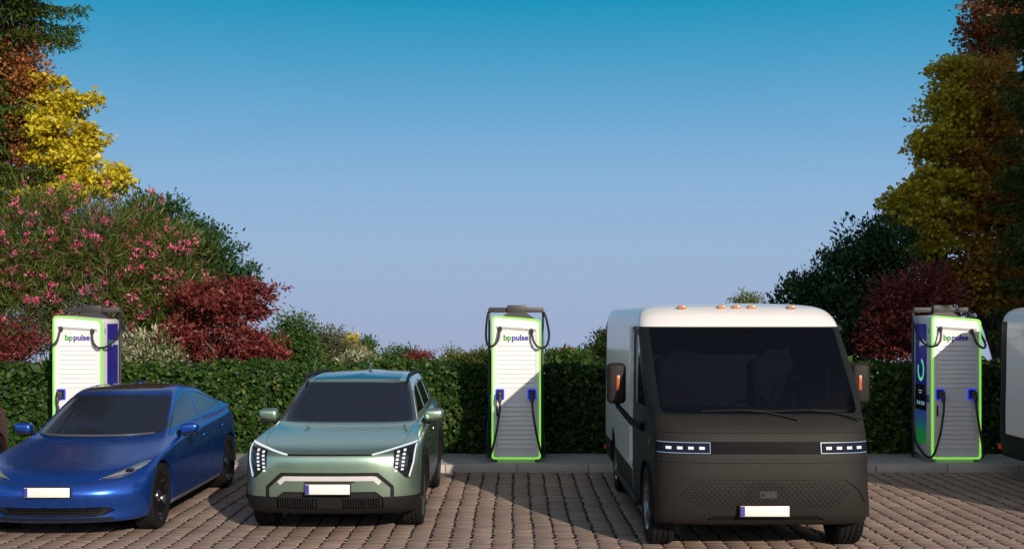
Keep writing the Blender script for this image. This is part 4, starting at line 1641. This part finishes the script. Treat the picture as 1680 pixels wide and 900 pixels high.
def conifer(name, label, base, h, prof, seed, m, group=None, whorl=.27, nb=8, rot=0.0, zmin=.6):
    """spruce: whorls of drooping boughs, twigs hanging along each, short needles massed on the twigs"""
    rng = np.random.default_rng(seed)
    root = empty(name, base)
    P, D, N_, LL = [], [], [], []
    bm = bmesh.new()
    tube(bm, [(0, 0, 0), (0, 0, h * .5), (0, 0, h)], [.16, .09, .012], 10)
    z = zmin
    while z < h - .1:
        R = float(np.interp(z / h, [p[0] for p in prof], [p[1] for p in prof]))
        for k in range(nb):
            a = rot + 2 * PI * k / nb + rng.uniform(-.35, .35) + z * 2.1
            r = R * rng.uniform(.6, 1.18)
            if r < .1: continue
            zz = z + rng.uniform(-.12, .12)
            n = max(5, int(r / .11))
            t = np.linspace(.12, 1, n)
            dirv = np.array([math.cos(a), math.sin(a)])
            sag = rng.uniform(.14, .30)
            lin = np.stack([dirv[0] * r * t, dirv[1] * r * t, zz + r * (.06 * t - sag * t ** 1.5 + .17 * t ** 4)], 1)
            tube(bm, [Vector(q) for q in lin[::2]], [max(.004, .022 * (1 - s) * r) for s in t[::2]], 4, cap=False)
            sidev = np.array([-dirv[1], dirv[0], 0])
            for q, s in zip(lin, t):
                for sg in (-1, 1, 0):
                    tl = r * .30 * (1.15 - s) * rng.uniform(.6, 1.2) + .09
                    kk = max(3, int(tl / .035))
                    u = np.linspace(0, 1, kk)
                    d3 = np.array([dirv[0] * .75, dirv[1] * .75, 0]) + sidev * sg * .9 + np.array([0, 0, -.25 - .35 * rng.random()])
                    d3 /= np.linalg.norm(d3)
                    pts = q + d3 * tl * u[:, None] + np.array([0, 0, -.12]) * (u[:, None] ** 2) * tl
                    for rep in range(2):
                        P.append(pts + rng.normal(0, .008, (kk, 3)))
                        dd = d3 + rng.normal(0, .55, (kk, 3))
                        D.append(dd)
                        N_.append(rng.normal(0, .5, (kk, 3)) + np.array([0, 0, .8]))
        z += whorl * rng.uniform(.8, 1.2)
    P, D, N_ = np.concatenate(P), np.concatenate(D), np.concatenate(N_)
    K = len(P)
    leaves('crown', P, D, N_, rng.uniform(.09, .16, K), rng.uniform(.022, .036, K), m, root, mid=.5, fold=.1)
    obj('trunk', bm, m_bark, root)
    tag(root, label, 'tree', group)
    return root


# hedge -----------------------------------------------------------------
m_hedge = leaf_mat('hedge_leaf', [(.009, .030, .006), (.016, .052, .009), (.028, .078, .011), (.020, .060, .010), (.055, .115, .016), (.016, .05, .009), (.15, .18, .035)], rough=.5, spec=.25)
rng = np.random.default_rng(11)
HX0, HX1, HY0, HY1, HZ = -10.5, 10.5, 17.78, 18.75, 1.41
hedge = empty('hedge', (0, (HY0 + HY1) / 2, 0))
n1, n2 = 58000, 21000
x = rng.uniform(HX0, HX1, n1)
z = rng.uniform(.06, HZ, n1)
bul = .06 * np.sin(x * 2.3) * np.sin(z * 3.1 + x) + .04 * np.sin(x * 6.1 + 1) * np.sin(z * 7)
y = HY0 + bul + np.abs(rng.normal(0, .12, n1)) - .03
pf = np.stack([x, y, z], 1)
df = np.stack([rng.normal(0, .6, n1), -.35 + rng.normal(0, .35, n1), rng.normal(.05, .6, n1)], 1)
nf = np.stack([rng.normal(0, .45, n1), -1 + rng.normal(0, .35, n1), .45 + rng.normal(0, .4, n1)], 1)
x = rng.uniform(HX0, HX1, n2)
y = rng.uniform(HY0, HY1, n2)
z = HZ + .03 * np.sin(x * 2.7) + .025 * np.sin(x * 7.3 + y * 5) - np.abs(rng.normal(0, .05, n2)) + (rng.random(n2) < .05) * rng.uniform(0, .09, n2)
pt = np.stack([x, y, z], 1)
dt = np.stack([rng.normal(0, .6, n2), rng.normal(-.1, .6, n2), .25 + rng.normal(0, .4, n2)], 1)
nt_ = np.stack([rng.normal(0, .5, n2), rng.normal(-.3, .5, n2), 1 + rng.normal(0, .3, n2)], 1)
pos = np.concatenate([pf, pt]) - np.array([0, (HY0 + HY1) / 2, 0])
sz = rng.lognormal(0, .25, n1 + n2)
leaves('foliage', pos, np.concatenate([df, dt]), np.concatenate([nf, nt_]), .076 * sz, .048 * sz, m_hedge, hedge, mid=.45, fold=.12)
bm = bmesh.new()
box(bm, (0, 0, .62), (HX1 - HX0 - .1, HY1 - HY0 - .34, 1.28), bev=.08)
obj('dark_core', bm, mat('hedge_core', (.012, .014, .007), rough=1.0, var=.5, scale=20), hedge)  # solid block filling the hedge, coloured dark for its dim inside
tag(hedge, 'long clipped green hedge behind the kerb and the chargers', 'hedge')

# leaf colours
m_ginkgo = leaf_mat('ginkgo_leaf', [(.40, .31, .012), (.55, .45, .02), (.64, .54, .03), (.47, .38, .015), (.70, .62, .07)], trans=.35)
m_ginkgo2 = leaf_mat('ginkgo_leaf_olive', [(.32, .27, .02), (.46, .38, .025), (.54, .44, .035), (.38, .31, .02)], trans=.35)
m_rust = leaf_mat('rust_leaf', [(.22, .07, .022), (.32, .12, .04), (.38, .15, .05), (.26, .09, .03), (.34, .17, .06)])
m_golden = leaf_mat('golden_leaf', [(.38, .20, .025), (.52, .29, .03), (.58, .35, .045), (.44, .21, .03), (.52, .24, .035)])
m_spruce = leaf_mat('spruce_needle', [(.035, .065, .012), (.055, .10, .018), (.075, .125, .02), (.045, .085, .015), (.10, .14, .03)], trans=.3)
m_oleander = leaf_mat('oleander_leaf', [(.045, .075, .012), (.07, .11, .016), (.10, .145, .025), (.055, .09, .014), (.14, .15, .04), (.12, .09, .03)], trans=.25)
m_petal = leaf_mat('pink_petal', [(.50, .03, .13), (.62, .06, .20), (.66, .14, .26), (.55, .04, .17), (.72, .34, .36)], trans=.3)
m_laurel = leaf_mat('laurel_leaf', [(.012, .035, .012), (.02, .06, .018), (.03, .08, .022), (.02, .055, .02)], trans=.15, rough=.5, spec=.2)
m_maple = leaf_mat('red_maple_leaf', [(.11, .020, .018), (.17, .032, .028), (.22, .045, .036), (.14, .025, .022), (.25, .065, .05)])
m_varieg = leaf_mat('variegated_leaf', [(.06, .11, .03), (.14, .18, .06), (.55, .52, .36), (.10, .15, .04), (.60, .58, .42)])
m_green = leaf_mat('mid_green_leaf', [(.035, .08, .014), (.055, .115, .02), (.075, .14, .025), (.045, .095, .018)])
m_olive = leaf_mat('olive_leaf', [(.07, .085, .03), (.10, .115, .04), (.13, .14, .06), (.085, .095, .035)])
m_lime = leaf_mat('light_green_leaf', [(.09, .13, .02), (.13, .17, .028), (.16, .19, .035), (.11, .14, .025)])
m_tan = leaf_mat('tan_leaf', [(.28, .20, .09), (.36, .27, .12), (.22, .17, .06), (.42, .36, .20)])

# left group ------------------------------------------------------------
conifer('spruce_tree', 'dark green spruce with drooping boughs at the left edge, tallest of the left trees', at(-22, 600, 20.6) * 1 - Vector((0, 0, at(0, 600, 20.6).z)), 12.0,
        [(0, .9), (.33, .95), (.40, 1.0), (.43, .4), (.46, .9), (.51, .85), (.53, .35), (.57, .5), (.60, 1.5), (.68, 1.45), (.8, 1.1), (1, .1)], 5, m_spruce, 'spruces standing at the outer edges', zmin=2.6)
plant('autumn_tree', 'rust orange autumn tree behind the spruce boughs and yellow tree', 'tree',
      [(15, 90, 48, 48), (25, 135, 48, 40), (20, 225, 42, 40), (10, 180, 45, 60), (30, 275, 40, 30), (-40, 160, 50, 100)], 20.9, 560, 26, .12, .085, .045, m_rust, 21,
      base_px=-10, group='rust coloured trees', trunk_r=.13, droop=.15)
plant('ginkgo_tree', 'bright yellow ginkgo tree above the pink flowering shrub', 'tree',
      [(95, 150, 38, 42), (95, 215, 52, 50), (90, 275, 55, 45), (130, 225, 18, 30), (100, 318, 70, 24), (178, 298, 24, 18), (140, 158, 18, 6), (142, 182, 10, 5), (60, 200, 26, 50), (140, 300, 20, 20), (195, 290, 10, 16)], 21.0, 560, 34, .06, .07, .075, m_ginkgo, 22,
      base_px=80, trunk_r=.11, mid=.72, rough=.16, inner=.35, tufts=78, tr=.125)
_, C, V, r_ = plant('oleander_shrub', 'big oleander covered in pink flowers behind the left charger', 'shrub',
      [(60, 400, 115, 95), (150, 395, 90, 80), (120, 500, 130, 90), (20, 500, 90, 90), (200, 460, 60, 100), (60, 430, 90, 90, .9), (150, 470, 80, 90, .9)], 19.7, 1300, 30, .17, .155, .016, m_oleander, 23,
      base_px=90, group='oleander shrubs with pink flowers', trunk_r=.05, nlimb=14, lift=.45, out=.9, rough=.10, depth=.9)


def blossoms(root, C, V, rng, n, m):
    """loose heads of narrow petals on the camera and sky side of the shrub"""
    w = np.where((V[:, 1] < .1) | (V[:, 2] > .5))[0]
    w = rng.choice(w, min(n, len(w)), replace=False)
    c = C[w] + V[w] * .12 + rng.normal(0, .05, (len(w), 3))
    per = 16
    cc = np.repeat(c, per, 0) + rng.normal(0, .034, (len(w) * per, 3))
    d = rng.normal(0, .7, (len(cc), 3)) + np.array([0, -.3, .45])
    nr = rng.normal(0, .7, (len(cc), 3)) + np.array([0, -.8, .4])
    s = rng.lognormal(0, .2, len(cc))
    o = leaves('blossom', cc, d, nr, .058 * s, .027 * s, m, root, mid=.6)
    o['kind'] = 'stuff'


blossoms(_, C, V, r_, 330, m_petal)
_, C, V, r_ = plant('oleander_shrub', 'smaller oleander with pink flowers between the tall one and the red maple', 'shrub',
      [(235, 455, 62, 85), (290, 440, 55, 70), (270, 500, 70, 70), (225, 380, 40, 50)], 20.0, 520, 30, .16, .15, .016, m_oleander, 24,
      base_px=262, group='oleander shrubs with pink flowers', trunk_r=.045, nlimb=10, lift=.45, out=.9, rough=.10, depth=.8)
blossoms(_, C, V, r_, 110, m_petal)
plant('laurel_shrub', 'dark green laurel shrub rising behind the pink oleanders', 'shrub',
      [(240, 375, 42, 52), (300, 405, 48, 55), (345, 435, 42, 50), (378, 455, 22, 38), (300, 490, 90, 60)], 20.9, 640, 28, .10, .09, .042, m_laurel, 25,
      base_px=300, group='dark laurels', trunk_r=.07, lift=.6, rough=.15, tufts=110, tr=.17)
plant('red_maple', 'deep red maple spreading over the hedge right of the oleanders', 'tree',
      [(325, 505, 50, 38), (385, 500, 55, 38), (425, 490, 30, 24), (300, 545, 35, 36), (370, 560, 70, 34), (440, 582, 30, 14), (300, 590, 40, 20), (400, 588, 60, 18)], 19.2, 520, 32, .075, .085, .034, m_maple, 26,
      base_px=395, group='red maples', trunk_r=.06, nlimb=14, droop=.3, flat=.5, rough=.16, bark=m_bark_grey, tufts=95, tr=.15)
plant('red_maple', 'small dark red maple low at the left edge beside the charger', 'tree',
      [(12, 550, 40, 34), (40, 560, 20, 20), (0, 590, 40, 20)], 19.0, 100, 28, .11, .08, .028, m_maple, 27,
      base_px=10, group='red maples', trunk_r=.035, nlimb=6, droop=.3, flat=.5)
plant('variegated_shrub', 'cream and green variegated shrub between left charger and red maple', 'shrub',
      [(250, 575, 42, 28), (225, 590, 30, 22), (280, 590, 22, 20)], 18.98, 170, 26, .09, .085, .03, m_varieg, 28,
      base_px=250, trunk_r=.025, nlimb=6, lift=.5)
# far plants over the hedge, left to right --------------------------------
plant('round_tree', 'rounded green tree beyond the hedge right beside the red maple', 'tree',
      [(482, 545, 28, 32), (470, 570, 30, 30), (495, 580, 22, 25)], 30, 260, 22, .17, .09, .055, m_green, 31, base_px=482, trunk_r=.1)
plant('olive_tree', 'greyish olive tree with a lumpy crown behind the green SUV', 'tree',
      [(530, 560, 20, 18), (545, 575, 22, 22), (520, 590, 28, 18), (565, 585, 18, 16), (555, 550, 8, 6)], 32, 230, 20, .15, .09, .04, m_olive, 32, base_px=535, trunk_r=.1)
plant('tan_shrub', 'pale tan shrub with bare twigs beyond the hedge above the SUV', 'shrub',
      [(578, 580, 20, 16), (590, 590, 16, 12)], 33, 90, 20, .12, .08, .035, m_tan, 33, base_px=582, trunk_r=.05)
plant('yellow_tree', 'tiny bright yellow tree far behind the SUV roof', 'tree',
      [(577, 562, 7, 9), (582, 572, 9, 8)], 35, 50, 20, .10, .09, .07, m_ginkgo, 34, base_px=580, trunk_r=.05, mid=.7)
plant('slender_tree', 'narrow dark green tree right of the tiny yellow tree', 'tree',
      [(600, 570, 8, 12), (603, 585, 9, 12), (609, 595, 8, 8)], 34, 90, 20, .11, .09, .045, m_green, 35, base_px=602, trunk_r=.06)
plant('white_flower_shrub', 'low shrub with cream leaves peeping over the hedge above the SUV', 'shrub',
      [(585, 592, 22, 10), (602, 594, 16, 10), (570, 596, 10, 6)], 19.1, 80, 22, .07, .07, .025, m_varieg, 36, base_px=588, trunk_r=.02, lift=.5)
plant('domed_tree', 'dark green domed tree beyond the hedge between the SUV and middle charger', 'tree',
      [(655, 590, 24, 18), (668, 590, 14, 14), (640, 597, 16, 10)], 36, 150, 22, .15, .09, .05, m_green, 37, base_px=655, trunk_r=.08)
plant('red_maple', 'small distant red maple over the hedge right of the domed green tree', 'tree',
      [(683, 592, 12, 13), (697, 590, 11, 11), (690, 600, 16, 10)], 34, 110, 24, .11, .08, .032, m_maple, 38, base_px=690, group='red maples', trunk_r=.05)
plant('light_green_shrub', 'light green bush over the hedge just left of the middle charger', 'shrub',
      [(747, 588, 14, 11), (738, 597, 10, 8), (760, 596, 12, 8)], 34, 90, 22, .12, .085, .045, m_lime, 39, base_px=748, group='light green bushes', trunk_r=.06)
plant('light_green_shrub', 'light green bush half hidden behind the middle charger', 'shrub',
      [(782, 590, 18, 11), (798, 590, 16, 12), (815, 592, 20, 14)], 34, 120, 22, .12, .085, .045, m_lime, 40, base_px=795, group='light green bushes', trunk_r=.06)
plant('mixed_bush', 'bright green bush over the hedge just right of the middle charger', 'shrub',
      [(912, 595, 26, 12), (935, 592, 24, 13), (950, 598, 20, 10), (897, 592, 6, 10)], 21.5, 190, 22, .10, .085, .035, m_green, 41, base_px=925, trunk_r=.03)
plant('red_bush', 'small dark red bush on top of the bright green bush by the charger', 'shrub',
      [(930, 584, 11, 6)], 22.5, 40, 20, .07, .075, .03, m_rust, 42, base_px=930, trunk_r=.025)
plant('leaning_tree', 'light green tree partly hidden by the left side of the van', 'tree',
      [(1000, 560, 14, 14), (985, 578, 16, 12), (1005, 590, 24, 18), (965, 592, 16, 8)], 28, 200, 22, .13, .09, .05, m_lime, 43, base_px=1005, trunk_r=.08)
plant('pine_top', 'small green treetop showing just above the van roof lamps', 'tree',
      [(1226, 494, 20, 6), (1226, 510, 24, 12)], 40, 110, 22, .15, .10, .04, m_lime, 44, base_px=1226, trunk_r=.1)
# right group -------------------------------------------------------------
plant('laurel_shrub', 'tall dark laurel beyond the hedge behind the right side of the van', 'shrub',
      [(1420, 420, 34, 55), (1385, 455, 44, 48), (1465, 430, 40, 55), (1345, 485, 36, 36), (1400, 530, 100, 70), (1310, 490, 20, 25), (1470, 530, 80, 70)], 20.6, 1150, 28, .10, .085, .04, m_laurel, 51,
      base_px=1400, group='dark laurels', trunk_r=.08, lift=.6, rough=.15, tufts=190, tr=.19)
plant('red_maple', 'dark red maple in shade between the tall laurel and the right charger', 'tree',
      [(1480, 500, 45, 55), (1460, 555, 40, 40), (1525, 480, 40, 40), (1520, 540, 45, 50)], 19.3, 420, 30, .13, .085, .03, m_maple, 52,
      base_px=1490, group='red maples', trunk_r=.06, droop=.3, flat=.5)
plant('ginkgo_tree', 'olive yellow ginkgo with ragged side branches left of the golden tree', 'tree',
      [(1555, 180, 26, 50), (1538, 250, 26, 42), (1535, 320, 45, 50), (1482, 330, 34, 16), (1510, 345, 34, 22), (1530, 390, 34, 32), (1512, 245, 16, 8), (1490, 372, 16, 9), (1515, 425, 16, 9), (1560, 120, 22, 20)], 21.3, 560, 34, .065, .07, .075, m_ginkgo2, 53,
      base_px=1555, trunk_r=.12, mid=.72, rough=.16, inner=.35, tufts=78, tr=.16)
plant('golden_tree', 'big golden brown autumn tree over the right charger', 'tree',
      [(1610, 160, 60, 60), (1590, 250, 60, 70), (1580, 340, 70, 70), (1600, 420, 80, 60), (1650, 480, 50, 45), (1680, 250, 80, 120), (1700, 400, 70, 90), (1605, 470, 45, 36), (1645, 515, 45, 28)], 22.0, 1650, 30, .11, .10, .055, m_golden, 54,
      base_px=1640, trunk_r=.15, droop=.2, flat=.55, tufts=255, tr=.21)
plant('autumn_tree', 'rust brown tree at the top right above the golden tree', 'tree',
      [(1630, 60, 50, 40), (1580, 120, 36, 18), (1660, 20, 60, 50), (1600, 130, 50, 20)], 23.0, 330, 26, .15, .10, .06, m_rust, 55,
      base_px=1660, group='rust coloured trees', trunk_r=.13, droop=.15)
conifer('spruce_tree', 'dark spruce with drooping boughs at the right edge in front of the golden tree', (9.3, 20.0, -.05), 11.6,
        [(0, .9), (.3, .95), (.5, .9), (.60, .6), (.64, 1.35), (.72, 1.3), (1, .1)], 8, m_spruce, 'spruces standing at the outer edges', rot=.4, zmin=1.6)
# unseen trees added on the right to shade this end of the court
for i, (x, y, h, r, z0) in enumerate(((10.95, 11.6, 10.8, 2.35, 4.45), (14.3, 12.6, 12.0, 2.7, 4.0))):
    wb = [(x, y, z0 + 2.0, r, r, 1.6), (x, y, (z0 + h) / 2, r, r, (h - z0) / 2), (x + .3, y, h - 1.6, r * .8, r * .8, 1.6)]
    plant('shade_tree', ['unseen broad tree added to shade the court past the far van', 'taller unseen broad tree added for shade, furthest from the vans'][i], 'tree',
          None, y, 640, 22, .24, .17, .12, m_green, 60 + i, group='unseen broad trees added for shade', trunk_r=.22, world_blobs=wb, base=(x, y, -.02))

# the tree belt on the far side of the court, behind the viewer, that the cars and windscreens mirror
belt_tree, _, _, _ = plant('belt_tree', 'broad green tree in the belt across the court behind the viewer', 'tree', None, -24, 420, 20, .35, .34, .24, m_green, 80,
                           group='tree belt behind the viewer', trunk_r=.2, world_blobs=[(-26, -24, 3.6, 3.4, 2.6, 2.6), (-24.8, -24, 5.0, 2.2, 2.0, 1.9), (-27.6, -24, 4.6, 2.2, 2.0, 1.8), (-26, -24, 1.6, 3.6, 2.4, 1.5)],
                           base=(-26, -24, -.02))
rb = random.Random(9)
for i in range(1, 10):
    c = copy_tree(belt_tree)
    c.location = (-26 + i * 5.6 + rb.uniform(-.6, .6), -24 + rb.uniform(-2.5, 2.5), -.02)
    c.rotation_euler = (0, 0, rb.uniform(0, 6.28))
    k = rb.uniform(.8, 1.15)
    c.scale = (k, k, k)
